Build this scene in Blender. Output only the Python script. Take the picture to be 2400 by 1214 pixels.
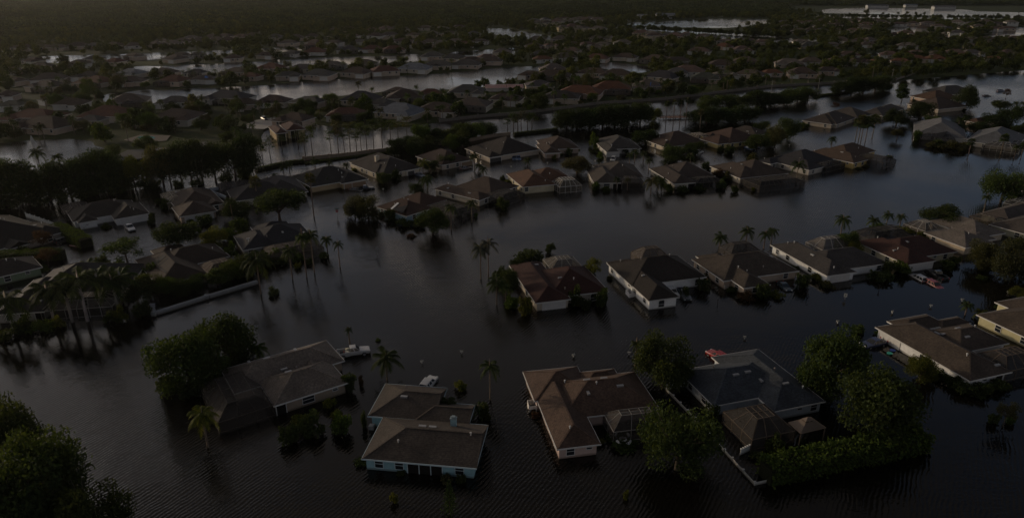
import bpy, math, random
from mathutils import Vector, Matrix, noise as mnoise

for o in list(bpy.data.objects):
    bpy.data.objects.remove(o)
scene = bpy.context.scene
COL = scene.collection
RND = random.Random(7)

# ------------------------------------------------------------------ camera
CAM_H, FOCAL, PITCH = 64.7, 1650.0, math.atan(662.0 / 1650.0)
cam_data = bpy.data.cameras.new('camera')
cam_data.sensor_width = 36.0
cam_data.lens = 36.0 * FOCAL / 2400.0
cam_data.clip_start, cam_data.clip_end = 1.0, 60000.0
cam = bpy.data.objects.new('camera', cam_data)
COL.objects.link(cam)
cam.location = (0, 0, CAM_H)
cam.rotation_euler = (math.pi / 2 - PITCH, 0, 0)
scene.camera = cam

# ------------------------------------------------------------------ light
SUN_AZ, SUN_EL = math.radians(-62), math.radians(13)      # azimuth from +Y, clockwise positive
world = bpy.data.worlds.new('World')
scene.world = world
world.use_nodes = True
wn, wl = world.node_tree.nodes, world.node_tree.links
wn.clear()
w_out = wn.new('ShaderNodeOutputWorld')
w_bg = wn.new('ShaderNodeBackground')
w_sky = wn.new('ShaderNodeTexSky')
w_sky.sky_type = 'NISHITA'
w_sky.sun_disc = False
w_sky.sun_elevation = SUN_EL
w_sky.sun_rotation = SUN_AZ
w_sky.dust_density = 1.4
w_sky.air_density = 0.55
w_sky.ozone_density = 1.0
# broken evening cloud spread evenly over the whole sky
w_tc = wn.new('ShaderNodeTexCoord')
w_map = wn.new('ShaderNodeMapping')
w_map.inputs['Scale'].default_value = (1.0, 1.0, 3.2)
w_no = wn.new('ShaderNodeTexNoise')
w_no.inputs['Scale'].default_value = 2.1
w_no.inputs['Detail'].default_value = 5.0
w_no.inputs['Roughness'].default_value = 0.55
w_ramp = wn.new('ShaderNodeValToRGB')
w_ramp.color_ramp.elements[0].position = 0.45
w_ramp.color_ramp.elements[1].position = 0.61
w_mix = wn.new('ShaderNodeMix')
w_mix.data_type = 'RGBA'
w_cl = wn.new('ShaderNodeMix')
w_cl.data_type = 'RGBA'
w_cl.blend_type = 'MULTIPLY'
w_cl.inputs['Factor'].default_value = 1.0
w_cl.inputs[7].default_value = (2.1, 1.72, 1.38, 1)
w_bw = wn.new('ShaderNodeRGBToBW')
w_f = wn.new('ShaderNodeMath')
w_f.operation = 'MULTIPLY'
w_f.inputs[1].default_value = 0.95
wl.new(w_tc.outputs['Generated'], w_map.inputs['Vector'])
wl.new(w_map.outputs['Vector'], w_no.inputs['Vector'])
wl.new(w_no.outputs['Fac'], w_ramp.inputs['Fac'])
wl.new(w_ramp.outputs['Color'], w_f.inputs[0])
wl.new(w_sky.outputs['Color'], w_bw.inputs['Color'])
wl.new(w_bw.outputs['Val'], w_cl.inputs[6])
wl.new(w_f.outputs['Value'], w_mix.inputs['Factor'])
w_veil = wn.new('ShaderNodeMix')          # thin even haze veil greys the clear parts
w_veil.data_type = 'RGBA'
w_veil.inputs['Factor'].default_value = 0.35
wl.new(w_sky.outputs['Color'], w_veil.inputs[6])
wl.new(w_bw.outputs['Val'], w_veil.inputs[7])
wl.new(w_veil.outputs[2], w_mix.inputs[6])
wl.new(w_cl.outputs[2], w_mix.inputs[7])
wl.new(w_mix.outputs[2], w_bg.inputs['Color'])
w_bg.inputs['Strength'].default_value = 0.15
wl.new(w_bg.outputs['Background'], w_out.inputs['Surface'])

sun_data = bpy.data.lights.new('sun', 'SUN')
sun_data.energy = 2.2
sun_data.angle = math.radians(0.9)
sun_data.color = (1.0, 0.77, 0.52)
sun = bpy.data.objects.new('sun', sun_data)
COL.objects.link(sun)
sun_vec = Vector((math.sin(SUN_AZ) * math.cos(SUN_EL), math.cos(SUN_AZ) * math.cos(SUN_EL), math.sin(SUN_EL)))
sun.rotation_euler = sun_vec.to_track_quat('Z', 'Y').to_euler()
sun.location = sun_vec * 300

scene.view_settings.view_transform = 'Standard'
scene.view_settings.look = 'None'
scene.view_settings.gamma = 1.0
scene.view_settings.exposure = -0.95
scene.render.engine = 'CYCLES'
scene.cycles.max_bounces = 6
scene.cycles.diffuse_bounces = 2
scene.cycles.glossy_bounces = 3
scene.cycles.transparent_max_bounces = 12
scene.cycles.transmission_bounces = 2
scene.cycles.volume_bounces = 0
scene.cycles.use_denoising = True

# ------------------------------------------------------------------ ground-plane geometry of the photograph
_F = Vector((0, math.cos(PITCH), -math.sin(PITCH)))
_U = Vector((0, math.sin(PITCH), math.cos(PITCH)))
def G(px, py, z=0.0):
    """point of the horizontal plane z that the photograph shows at pixel (px, py)"""
    d = _F * FOCAL + Vector((px - 1200, 0, 0)) - _U * (py - 607)
    t = (z - CAM_H) / d.z
    return Vector((d.x * t, d.y * t, z))
def S(py):
    """pixels per metre on the water at image row py"""
    return (py + 55) * 0.01435
def PIX(p):
    v = Vector(p) - Vector((0, 0, CAM_H))
    z = v.dot(_F)
    return 1200 + FOCAL * v.x / z, 607 - FOCAL * v.dot(_U) / z
def VS(py):
    """pixels per metre of height at image row py"""
    dep = PITCH + math.atan((py - 607) / FOCAL)
    return S(py) * math.cos(dep) / math.cos(PITCH) * 1.0

# ------------------------------------------------------------------ materials
def new_mat(name):
    m = bpy.data.materials.new(name)
    m.use_nodes = True
    n = m.node_tree.nodes
    for x in list(n):
        n.remove(x)
    return m, n, m.node_tree.links
def N(n, t, **kw):
    x = n.new(t)
    for k, v in kw.items():
        setattr(x, k, v)
    return x
def mixcol(n, l, mode, fac, a, b):
    m = N(n, 'ShaderNodeMix', data_type='RGBA', blend_type=mode)
    for inp, v in ((m.inputs[0], fac), (m.inputs[6], a), (m.inputs[7], b)):
        if hasattr(v, 'is_output') or hasattr(v, 'links'):
            l.new(v, inp)
        elif isinstance(v, (int, float)):
            inp.default_value = v
        else:
            inp.default_value = (*v, 1)
    return m.outputs[2]
def ramp(n, l, src, a, b, ca=0.0, cb=1.0):
    r = N(n, 'ShaderNodeMapRange')
    l.new(src, r.inputs['Value'])
    r.inputs['From Min'].default_value = a
    r.inputs['From Max'].default_value = b
    r.inputs['To Min'].default_value = ca
    r.inputs['To Max'].default_value = cb
    return r.outputs['Result']
def noise(n, l, scale, detail=3, coord='Object', rough=0.55, vec=None):
    t = N(n, 'ShaderNodeTexNoise')
    t.inputs['Scale'].default_value = scale
    t.inputs['Detail'].default_value = detail
    t.inputs['Roughness'].default_value = rough
    if vec is None:
        tc = N(n, 'ShaderNodeTexCoord')
        vec = tc.outputs[coord]
    l.new(vec, t.inputs['Vector'])
    return t.outputs['Fac']
def principled(n, l, color, rough=0.8, spec=0.3, metallic=0.0):
    p = N(n, 'ShaderNodeBsdfPrincipled')
    if hasattr(color, 'links'):
        l.new(color, p.inputs['Base Color'])
    else:
        p.inputs['Base Color'].default_value = (*color, 1)
    p.inputs['Roughness'].default_value = rough
    p.inputs['Specular IOR Level'].default_value = spec
    p.inputs['Metallic'].default_value = metallic
    o = N(n, 'ShaderNodeOutputMaterial')
    l.new(p.outputs[0], o.inputs['Surface'])
    return p

def make_tinted(name, grain, amount, rough, spec, blotch=0.25, bump=0.0, courses=False, stain=False):
    """object colour broken up by grain, blotches and, on roofs, shingle courses"""
    m, n, l = new_mat(name)
    oi = N(n, 'ShaderNodeObjectInfo')
    f = noise(n, l, grain, 2)
    f2 = noise(n, l, 0.35, 4)
    k = ramp(n, l, f, 0.3, 0.7, 1 - amount, 1 + amount)
    k2 = ramp(n, l, f2, 0.3, 0.7, 1 - blotch, 1 + blotch)
    mul = N(n, 'ShaderNodeMath', operation='MULTIPLY')
    l.new(k, mul.inputs[0]); l.new(k2, mul.inputs[1])
    last = mul.outputs[0]
    if courses:
        tc = N(n, 'ShaderNodeTexCoord')
        sx = N(n, 'ShaderNodeSeparateXYZ')
        l.new(tc.outputs['Object'], sx.inputs[0])
        w = N(n, 'ShaderNodeMath', operation='MULTIPLY'); w.inputs[1].default_value = 8.5
        l.new(sx.outputs['Z'], w.inputs[0])
        fr = N(n, 'ShaderNodeMath', operation='FRACT')
        l.new(w.outputs[0], fr.inputs[0])
        c = ramp(n, l, fr.outputs[0], 0.0, 0.35, 0.72, 1.0)
        mm = N(n, 'ShaderNodeMath', operation='MULTIPLY')
        l.new(last, mm.inputs[0]); l.new(c, mm.inputs[1])
        last = mm.outputs[0]
    col = mixcol(n, l, 'MULTIPLY', 1.0, oi.outputs['Color'], (1, 1, 1))
    if stain:      # muddy tide mark of the receding flood
        tc = N(n, 'ShaderNodeTexCoord')
        sx = N(n, 'ShaderNodeSeparateXYZ')
        l.new(tc.outputs['Object'], sx.inputs[0])
        ad = N(n, 'ShaderNodeMath', operation='MULTIPLY_ADD')
        l.new(f2, ad.inputs[0]); ad.inputs[1].default_value = -0.5; l.new(sx.outputs['Z'], ad.inputs[2])
        col = mixcol(n, l, 'MIX', ramp(n, l, ad.outputs[0], -0.05, 0.12, 0.55, 0.0), col, (0.07, 0.055, 0.035))
    if courses:    # algae streaks running down the slopes
        st = noise(n, l, 1.6, 2)
        col = mixcol(n, l, 'MIX', ramp(n, l, st, 0.55, 0.8, 0.0, 0.45), col, (0.02, 0.019, 0.017))
    sc = N(n, 'ShaderNodeVectorMath', operation='SCALE')
    l.new(col, sc.inputs[0]); l.new(last, sc.inputs['Scale'])
    p = principled(n, l, sc.outputs[0], rough, spec)
    if bump:
        b = N(n, 'ShaderNodeBump')
        b.inputs['Strength'].default_value = bump
        b.inputs['Distance'].default_value = 0.05
        l.new(f, b.inputs['Height'])
        l.new(b.outputs[0], p.inputs['Normal'])
    return m
M_ROOF = make_tinted('roof_shingle', 3.2, 0.35, 0.85, 0.25, 0.22, 0.4, True)
M_WALL = make_tinted('wall_stucco', 2.0, 0.07, 0.9, 0.2, 0.12, 0.1, stain=True)
M_PAINT = make_tinted('painted_trim', 1.5, 0.05, 0.6, 0.3, 0.06)
M_BARK = make_tinted('bark', 5.0, 0.35, 0.95, 0.1, 0.2, 0.3)
M_WOODM = make_tinted('wood_plank', 4.0, 0.25, 0.85, 0.2, 0.2)

def make_car_paint():
    m, n, l = new_mat('car_paint')
    oi = N(n, 'ShaderNodeObjectInfo')
    f = noise(n, l, 1.3, 3)
    col = mixcol(n, l, 'MULTIPLY', 0.25, oi.outputs['Color'], (0.6, 0.55, 0.5))
    p = principled(n, l, col, 0.3, 0.5)
    p.inputs['Coat Weight'].default_value = 0.5
    p.inputs['Coat Roughness'].default_value = 0.1
    r = ramp(n, l, f, 0.35, 0.7, 0.2, 0.5)
    l.new(r, p.inputs['Roughness'])
    return m
M_CAR = make_car_paint()
def make_simple(name, col, rough, spec=0.4, metallic=0.0, gr=3.0):
    m, n, l = new_mat(name)
    f = noise(n, l, gr, 3)
    c = mixcol(n, l, 'MIX', f, tuple(x * 0.8 for x in col), tuple(min(1, x * 1.2) for x in col))
    principled(n, l, c, rough, spec, metallic)
    return m
M_GLASS = make_simple('window_glass', (0.018, 0.022, 0.026), 0.08, 0.6)
M_DARK = make_simple('recess_shade_paint', (0.015, 0.014, 0.013), 0.9, 0.1)  # near-black colour painted for the shade inside entries and lanais
M_RUBBER = make_simple('rubber', (0.02, 0.02, 0.02), 0.8, 0.2)
M_LAMP = make_simple('lamp_lens', (0.7, 0.7, 0.68), 0.2, 0.6)
M_METAL = make_simple('grey_metal', (0.32, 0.32, 0.32), 0.5, 0.5, 0.4)
M_SOLAR = make_simple('solar_collector', (0.008, 0.008, 0.009), 0.75, 0.15)
M_ASPH = make_simple('asphalt', (0.06, 0.06, 0.06), 0.9, 0.2, 0, 0.5)
M_CONC = make_simple('concrete', (0.36, 0.34, 0.31), 0.9, 0.2, 0, 0.8)

def make_leaf(name='foliage', const=None):
    m, n, l = new_mat(name)
    oi = N(n, 'ShaderNodeObjectInfo')
    ge = N(n, 'ShaderNodeNewGeometry')
    k = ramp(n, l, ge.outputs['Random Per Island'], 0, 1, 0.55, 1.5)
    tw = mixcol(n, l, 'MIX', ge.outputs['Random Per Island'], (0.9, 1.0, 0.9), (1.15, 1.0, 0.75))
    base = oi.outputs['Color'] if const is None else mixcol(n, l, 'MIX', oi.outputs['Random'], tuple(v * 0.7 for v in const), tuple(v * 1.3 for v in const))
    c = mixcol(n, l, 'MULTIPLY', 1.0, base, tw)
    sc = N(n, 'ShaderNodeVectorMath', operation='SCALE')
    l.new(c, sc.inputs[0]); l.new(k, sc.inputs['Scale'])
    d = N(n, 'ShaderNodeBsdfPrincipled')
    l.new(sc.outputs[0], d.inputs['Base Color'])
    d.inputs['Roughness'].default_value = 0.75
    d.inputs['Specular IOR Level'].default_value = 0.1
    t = N(n, 'ShaderNodeBsdfTranslucent')
    tc = mixcol(n, l, 'MULTIPLY', 1.0, sc.outputs[0], (1.5, 1.35, 0.5))
    l.new(tc, t.inputs['Color'])
    mx = N(n, 'ShaderNodeMixShader')
    mx.inputs[0].default_value = 0.35
    l.new(d.outputs[0], mx.inputs[1]); l.new(t.outputs[0], mx.inputs[2])
    o = N(n, 'ShaderNodeOutputMaterial')
    l.new(mx.outputs[0], o.inputs['Surface'])
    return m
M_LEAF = make_leaf()

def make_screen():
    m, n, l = new_mat('insect_screen')
    oi = N(n, 'ShaderNodeObjectInfo')
    d = N(n, 'ShaderNodeBsdfPrincipled')
    l.new(oi.outputs['Color'], d.inputs['Base Color'])
    d.inputs['Roughness'].default_value = 0.8
    t = N(n, 'ShaderNodeBsdfTransparent')
    f = noise(n, l, 0.8, 3)
    k = ramp(n, l, f, 0.3, 0.7, 0.48, 0.66)
    mx = N(n, 'ShaderNodeMixShader')
    l.new(k, mx.inputs[0])
    l.new(t.outputs[0], mx.inputs[1]); l.new(d.outputs[0], mx.inputs[2])
    o = N(n, 'ShaderNodeOutputMaterial')
    l.new(mx.outputs[0], o.inputs['Surface'])
    return m
M_SCREEN = make_screen()

def make_water():
    m, n, l = new_mat('flood_water')
    tc = N(n, 'ShaderNodeTexCoord')
    mp = N(n, 'ShaderNodeMapping')
    mp.inputs['Rotation'].default_value = (0, 0, math.radians(-48))
    mp.inputs['Scale'].default_value = (1.0, 1.2, 1)
    l.new(tc.outputs['Object'], mp.inputs['Vector'])
    f1 = noise(n, l, 2.6, 2, vec=mp.outputs['Vector'], rough=0.5)
    mp2 = N(n, 'ShaderNodeMapping')
    mp2.inputs['Rotation'].default_value = (0, 0, math.radians(28))
    mp2.inputs['Scale'].default_value = (0.5, 1.3, 1)
    l.new(tc.outputs['Object'], mp2.inputs['Vector'])
    f2 = noise(n, l, 1.1, 2, vec=mp2.outputs['Vector'])
    wv = N(n, 'ShaderNodeTexWave', wave_type='BANDS', bands_direction='Y')
    wv.inputs['Scale'].default_value = 0.40
    wv.inputs['Distortion'].default_value = 5.5
    wv.inputs['Detail'].default_value = 2.0
    wv.inputs['Detail Scale'].default_value = 0.6
    mp3 = N(n, 'ShaderNodeMapping')
    mp3.inputs['Rotation'].default_value = (0, 0, math.radians(-57))
    mp3.inputs['Scale'].default_value = (1.35, 1.25, 1)
    l.new(tc.outputs['Object'], mp3.inputs['Vector'])
    l.new(mp3.outputs['Vector'], wv.inputs['Vector'])
    # calm and wind-ruffled patches
    f3 = noise(n, l, 0.012, 3, vec=tc.outputs['Object'])
    amp = ramp(n, l, f3, 0.38, 0.60, 0.2, 1.15)
    a = N(n, 'ShaderNodeMath', operation='ADD'); l.new(f1, a.inputs[0])
    b = N(n, 'ShaderNodeMath', operation='MULTIPLY'); l.new(f2, b.inputs[0]); b.inputs[1].default_value = 1.3
    l.new(b.outputs[0], a.inputs[1])
    wm = N(n, 'ShaderNodeMath', operation='MULTIPLY'); l.new(wv.outputs['Fac'], wm.inputs[0]); wm.inputs[1].default_value = 0.9
    a2 = N(n, 'ShaderNodeMath', operation='ADD'); l.new(a.outputs[0], a2.inputs[0]); l.new(wm.outputs[0], a2.inputs[1])
    h = N(n, 'ShaderNodeMath', operation='MULTIPLY'); l.new(a2.outputs[0], h.inputs[0]); l.new(amp, h.inputs[1])
    bp = N(n, 'ShaderNodeBump')
    bp.inputs['Strength'].default_value = 1.0
    bp.inputs['Distance'].default_value = 0.038
    l.new(h.outputs[0], bp.inputs['Height'])
    mud = noise(n, l, 0.02, 4, vec=tc.outputs['Object'])
    c = mixcol(n, l, 'MIX', mud, (0.003, 0.003, 0.0026), (0.008, 0.0065, 0.0045))
    p = principled(n, l, c, 0.04, 0.5)
    p.inputs['IOR'].default_value = 1.33
    l.new(bp.outputs[0], p.inputs['Normal'])
    return m
M_WATER = make_water()

def make_ground():
    m, n, l = new_mat('grass_ground')
    tc = N(n, 'ShaderNodeTexCoord')
    f = noise(n, l, 0.03, 5, vec=tc.outputs['Object'])
    f2 = noise(n, l, 0.4, 4, vec=tc.outputs['Object'])
    c = mixcol(n, l, 'MIX', ramp(n, l, f, 0.35, 0.65), (0.016, 0.024, 0.008), (0.034, 0.047, 0.010))
    c = mixcol(n, l, 'MIX', ramp(n, l, f2, 0.45, 0.75, 0, 0.6), c, (0.06, 0.05, 0.03))
    principled(n, l, c, 0.95, 0.1)
    return m
M_GROUND = make_ground()

# ------------------------------------------------------------------ mesh helpers
class MB:
    def __init__(s):
        s.v, s.f = [], []
    def face(s, *pts):
        i = len(s.v)
        s.v.extend(tuple(p) for p in pts)
        s.f.append(tuple(range(i, i + len(pts))))
    def box(s, x0, x1, y0, y1, z0, z1):
        i = len(s.v)
        s.v += [(x0, y0, z0), (x1, y0, z0), (x1, y1, z0), (x0, y1, z0), (x0, y0, z1), (x1, y0, z1), (x1, y1, z1), (x0, y1, z1)]
        s.f += [(i, i + 3, i + 2, i + 1), (i + 4, i + 5, i + 6, i + 7), (i, i + 1, i + 5, i + 4), (i + 1, i + 2, i + 6, i + 5), (i + 2, i + 3, i + 7, i + 6), (i + 3, i, i + 4, i + 7)]
    def beam(s, a, b, w, h=None):
        a, b = Vector(a), Vector(b)
        d = b - a
        if d.length < 1e-5:
            return
        d.normalize()
        up = Vector((0, 0, 1)) if abs(d.z) < 0.95 else Vector((1, 0, 0))
        r = d.cross(up).normalized() * (w / 2)
        u = r.cross(d).normalized() * ((h or w) / 2)
        i = len(s.v)
        for p in (a, b):
            s.v += [tuple(p - r - u), tuple(p + r - u), tuple(p + r + u), tuple(p - r + u)]
        s.f += [(i, i + 3, i + 2, i + 1), (i + 4, i + 5, i + 6, i + 7), (i, i + 1, i + 5, i + 4), (i + 1, i + 2, i + 6, i + 5), (i + 2, i + 3, i + 7, i + 6), (i + 3, i, i + 4, i + 7)]
    def tube(s, pts, rads, n=7):
        i0 = len(s.v)
        pts = [Vector(p) for p in pts]
        for k, p in enumerate(pts):
            d = (pts[min(k + 1, len(pts) - 1)] - pts[max(k - 1, 0)]).normalized()
            a = d.cross(Vector((0.3, 1, 0.1))).normalized()
            b = d.cross(a)
            for j in range(n):
                t = 2 * math.pi * j / n
                s.v.append(tuple(p + (a * math.cos(t) + b * math.sin(t)) * rads[k]))
        for k in range(len(pts) - 1):
            for j in range(n):
                s.f.append((i0 + k * n + j, i0 + k * n + (j + 1) % n, i0 + (k + 1) * n + (j + 1) % n, i0 + (k + 1) * n + j))
        s.f.append(tuple(i0 + (len(pts) - 1) * n + j for j in range(n)))
        s.f.append(tuple(i0 + n - 1 - j for j in range(n)))
    def mesh(s, name, mat, smooth=False):
        me = bpy.data.meshes.new(name)
        me.from_pydata(s.v, [], s.f)
        if mat:
            me.materials.append(mat)
        if smooth:
            me.polygons.foreach_set('use_smooth', [True] * len(me.polygons))
        me.update()
        return me
    def build(s, name, mat, parent=None, color=None, smooth=False):
        return put(name, s.mesh(name, mat, smooth), parent, color)
def put(name, me, parent=None, color=None, loc=None, rz=0.0, scale=None):
    o = bpy.data.objects.new(name, me)
    COL.objects.link(o)
    if parent is not None:
        o.parent = parent
    if color is not None:
        o.color = (color[0], color[1], color[2], 1)
    if loc is not None:
        o.location = loc
    if rz:
        o.rotation_euler = (0, 0, rz)
    if scale is not None:
        o.scale = scale
    return o
def empty(name, loc, rz=0.0):
    o = bpy.data.objects.new(name, None)
    o.empty_display_size = 0.5
    COL.objects.link(o)
    o.location = loc
    o.rotation_euler = (0, 0, rz)
    return o
THINGS = []
def tag(o, label, cat, group=None):
    o['label'] = label
    o['category'] = cat
    if group:
        o['group'] = group
    THINGS.append(o)
    return o
def structure(o):
    o['kind'] = 'structure'
    return o
def stuff(o, label=None, cat=None):
    o['kind'] = 'stuff'
    if label:
        o['label'] = label
        o['category'] = cat
    return o
def vary(c, a=0.12, rnd=RND):
    k = 1 + rnd.uniform(-a, a)
    return tuple(max(0.005, x * k * (1 + rnd.uniform(-a, a) * 0.35)) for x in c)

# ------------------------------------------------------------------ land, water
def inside(px, py, poly):
    c = False
    j = len(poly) - 1
    for i in range(len(poly)):
        xi, yi = poly[i]
        xj, yj = poly[j]
        if (yi > py) != (yj > py) and px < (xj - xi) * (py - yi) / (yj - yi) + xi:
            c = not c
        j = i
    return c
BANK = [(-400, 400), (0, 398), (110, 386), (190, 380), (250, 372), (300, 376), (480, 358), (560, 347), (640, 335), (618, 304), (655, 292), (720, 292), (830, 303), (950, 300),
        (1060, 284), (1140, 270), (1220, 270), (1400, 246), (1560, 236), (1800, 207), (2100, 191), (2250, 178), (2400, 166), (2800, 140)]
LAKES = [
    [(240, 226), (330, 216), (420, 213), (540, 208), (620, 204), (760, 192), (860, 185), (980, 180), (1080, 172), (1190, 161), (1250, 160), (1300, 157), (1290, 166), (1230, 175), (1190, 190), (1165, 200), (1080, 209), (1000, 212), (920, 211), (880, 217), (830, 221), (760, 228), (680, 239), (600, 242), (550, 235), (480, 232), (420, 237), (380, 244), (300, 246), (250, 241)],
    [(290, 161), (400, 158), (470, 155), (540, 152), (600, 149), (680, 142), (760, 138), (870, 136), (960, 132), (1020, 129), (1120, 122), (1210, 116), (1235, 119), (1215, 130), (1100, 139), (1020, 143), (930, 146), (870, 150), (800, 153), (700, 159), (640, 164), (600, 161), (560, 166), (450, 173), (340, 172)],
    [(20, 138), (100, 133), (270, 128), (420, 122), (500, 119), (560, 118), (560, 123), (500, 130), (420, 133), (330, 143), (200, 150), (120, 147), (30, 147)],
    [(20, 188), (140, 178), (172, 182), (165, 195), (70, 198), (30, 196)],
    [(610, 116), (700, 108), (830, 106), (830, 111), (740, 116), (620, 124)],
    [(1133, 68), (1180, 67), (1230, 74), (1305, 89), (1305, 94), (1240, 92), (1150, 80)],
    [(1415, 66), (1500, 64), (1600, 71), (1700, 76), (1800, 81), (1835, 90), (1920, 92), (1920, 98), (1830, 101), (1740, 95), (1640, 90), (1560, 81), (1480, 74)],
    [(1455, 59), (1500, 53), (1600, 48), (1660, 45), (1800, 46), (1810, 55), (1760, 62), (1700, 66), (1600, 65), (1500, 61)],
    [(1825, 31), (1990, 21), (2100, 20), (2200, 25), (2450, 31), (2450, 39), (2200, 36), (2000, 33), (1900, 31)],
    [(1860, 37), (1990, 36), (2450, 42), (2450, 48), (1980, 45)],
    [(2055, 77), (2120, 61), (2190, 62), (2196, 78), (2100, 80)],
    [(2330, 66), (2450, 65), (2450, 92), (2255, 91), (2330, 80)],
    [(1405, 150), (1440, 147), (1520, 157), (1532, 166), (1500, 171), (1440, 166), (1405, 159)],
    [(2010, 128), (2110, 121), (2110, 128), (2020, 136)],
    [(1940, 127), (2010, 122), (2010, 128), (1950, 133)],
    [(-300, 338), (0, 336), (60, 331), (180, 327), (215, 331), (222, 343), (252, 350), (243, 364), (190, 376), (100, 384), (0, 394), (-300, 410)],
    [(750, 46), (795, 42), (795, 47), (755, 50)],
]
LAKES = [[(x, y - 3 if (k < 2 and i < (14 if k == 0 else 13)) else y) for i, (x, y) in enumerate(L)] for k, L in enumerate(LAKES)]
def bank_y(px):
    best = None
    for (x0, y0), (x1, y1) in zip(BANK, BANK[1:]):
        if min(x0, x1) <= px <= max(x0, x1) and x0 != x1:
            y = y0 + (y1 - y0) * (px - x0) / (x1 - x0)
            best = y if best is None else min(best, y)
    if best is None:
        best = 400 if px < 0 else 150
    return best
def is_land(px, py):
    if py > bank_y(px):
        return False
    for L in LAKES:
        if inside(px, py, L):
            return False
    return True
LAND_Z = 0.55
def build_terrain():
    az = [math.radians(-62 + 0.22 * i) for i in range(int(124 / 0.22) + 1)]
    ds = []
    d = 40.0
    while d < 1500:
        ds.append(d); d *= 1.0085
    while d < 26000:
        ds.append(d); d *= 1.05
    mask = []
    for dd in ds:
        row = []
        for a in az:
            px, py = PIX((dd * math.sin(a), dd * math.cos(a), 0)) if math.cos(a) > 0.3 else (0, 2000)
            row.append(1.0 if (dd > 2300 or is_land(px, py)) else 0.0)
        mask.append(row)
    v, f = [], []
    na = len(az)
    for i, dd in enumerate(ds):
        for j, a in enumerate(az):
            s = c = 0.0
            for di in (-1, 0, 1):
                for dj in (-1, 0, 1):
                    ii, jj = i + di, j + dj
                    if 0 <= ii < len(ds) and 0 <= jj < na:
                        s += mask[ii][jj]; c += 1
            s /= c
            x, y = dd * math.sin(a), dd * math.cos(a)
            z = -0.9 + (LAND_Z + 0.9) * s
            if s > 0.9:
                z += 0.15 * mnoise.noise(Vector((x * 0.03, y * 0.03, 0)))
            v.append((x, y, z))
    for i in range(len(ds) - 1):
        for j in range(na - 1):
            if mask[i][j] or mask[i + 1][j] or mask[i][j + 1] or mask[i + 1][j + 1] or (i % 1 == 0):
                a0 = i * na + j
                f.append((a0, a0 + 1, a0 + na + 1, a0 + na))
    me = bpy.data.meshes.new('ground')
    me.from_pydata(v, [], f)
    me.materials.append(M_GROUND)
    me.polygons.foreach_set('use_smooth', [True] * len(me.polygons))
    return structure(put('ground', me))
build_terrain()
wb = MB()
wb.face((-26000, -3000, 0), (26000, -3000, 0), (26000, 26000, 0), (-26000, 26000, 0))
water = structure(wb.build('flood_water', M_WATER))
# ------------------------------------------------------------------ houses
WHITE = (0.62, 0.61, 0.58)
def window_mesh(w, h, arch):
    fr, pn = MB(), MB()
    t, d = 0.09, 0.07
    fr.box(-w / 2 - t, -w / 2, -d, 0.02, -t, h); fr.box(w / 2, w / 2 + t, -d, 0.02, -t, h)
    fr.box(-w / 2, w / 2, -d, 0.02, -t, 0); fr.box(-w / 2, w / 2, -d + 0.02, 0.02, h * 0.5 - 0.035, h * 0.5 + 0.035)
    pn.face((-w / 2, -0.015, 0), (w / 2, -0.015, 0), (w / 2, -0.015, h), (-w / 2, -0.015, h))
    if arch:
        n = 8
        pts = [(w / 2 * math.cos(math.pi * k / n), h + w / 2 * math.sin(math.pi * k / n)) for k in range(n + 1)]
        for (x0, z0), (x1, z1) in zip(pts, pts[1:]):
            fr.beam((x0 * 1.08, -0.03, h + (z0 - h) * 1.08), (x1 * 1.08, -0.03, h + (z1 - h) * 1.08), t, t)
            pn.face((0, -0.015, h), (x0, -0.015, z0), (x1, -0.015, z1))
    else:
        fr.box(-w / 2 - t, w / 2 + t, -d, 0.02, h, h + t)
    return fr.mesh('window', M_PAINT), pn.mesh('pane', M_GLASS)
WIN = {'std': window_mesh(1.15, 1.3, False), 'small': window_mesh(0.8, 0.6, False), 'arch': window_mesh(1.25, 1.1, True), 'wide': window_mesh(1.9, 1.25, False)}
def garage_mesh(w, rows=4):
    m = MB()
    z0, z1 = -0.75, 1.55
    hgt = (z1 - z0) / rows
    for r in range(rows):
        for c in range(4):
            cw = w / 4
            m.box(-w / 2 + c * cw + 0.03, -w / 2 + (c + 1) * cw - 0.03, -0.06, 0.0, z0 + r * hgt + 0.025, z0 + (r + 1) * hgt - 0.025)
    m.box(-w / 2, w / 2, -0.03, 0.01, z0, z1)
    return m.mesh('garage_door', M_PAINT)
def garage_frame(w):
    m = MB()
    m.box(-w / 2 - 0.16, -w / 2, -0.08, 0.02, -0.75, 1.7); m.box(w / 2, w / 2 + 0.16, -0.08, 0.02, -0.75, 1.7); m.box(-w / 2, w / 2, -0.08, 0.02, 1.55, 1.7)
    return m.mesh('door_frame', M_PAINT)
GAR = {2: (garage_mesh(4.9), garage_frame(4.9)), 1: (garage_mesh(2.6), garage_frame(2.6)), 3: (garage_mesh(6.6), garage_frame(6.6))}
def vent_meshes():
    out = []
    a = MB(); a.box(-0.55, 0.55, -0.22, 0.22, -0.1, 0.16); out.append(a.mesh('roof_vent', M_METAL))
    b = MB(); b.tube([(0, 0, -0.2), (0, 0, 0.35), (0, 0, 0.36), (0, 0, 0.5)], [0.09, 0.09, 0.17, 0.13], 8); out.append(b.mesh('roof_vent', M_PAINT))
    return out
VENT = vent_meshes()
acb = MB(); acb.box(-0.4, 0.4, -0.4, 0.4, -0.6, 0.65); acb.tube([(0, 0, 0.65), (0, 0, 0.72)], [0.32, 0.3], 12)
AC_MESH = acb.mesh('air_conditioner', M_METAL)

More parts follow.
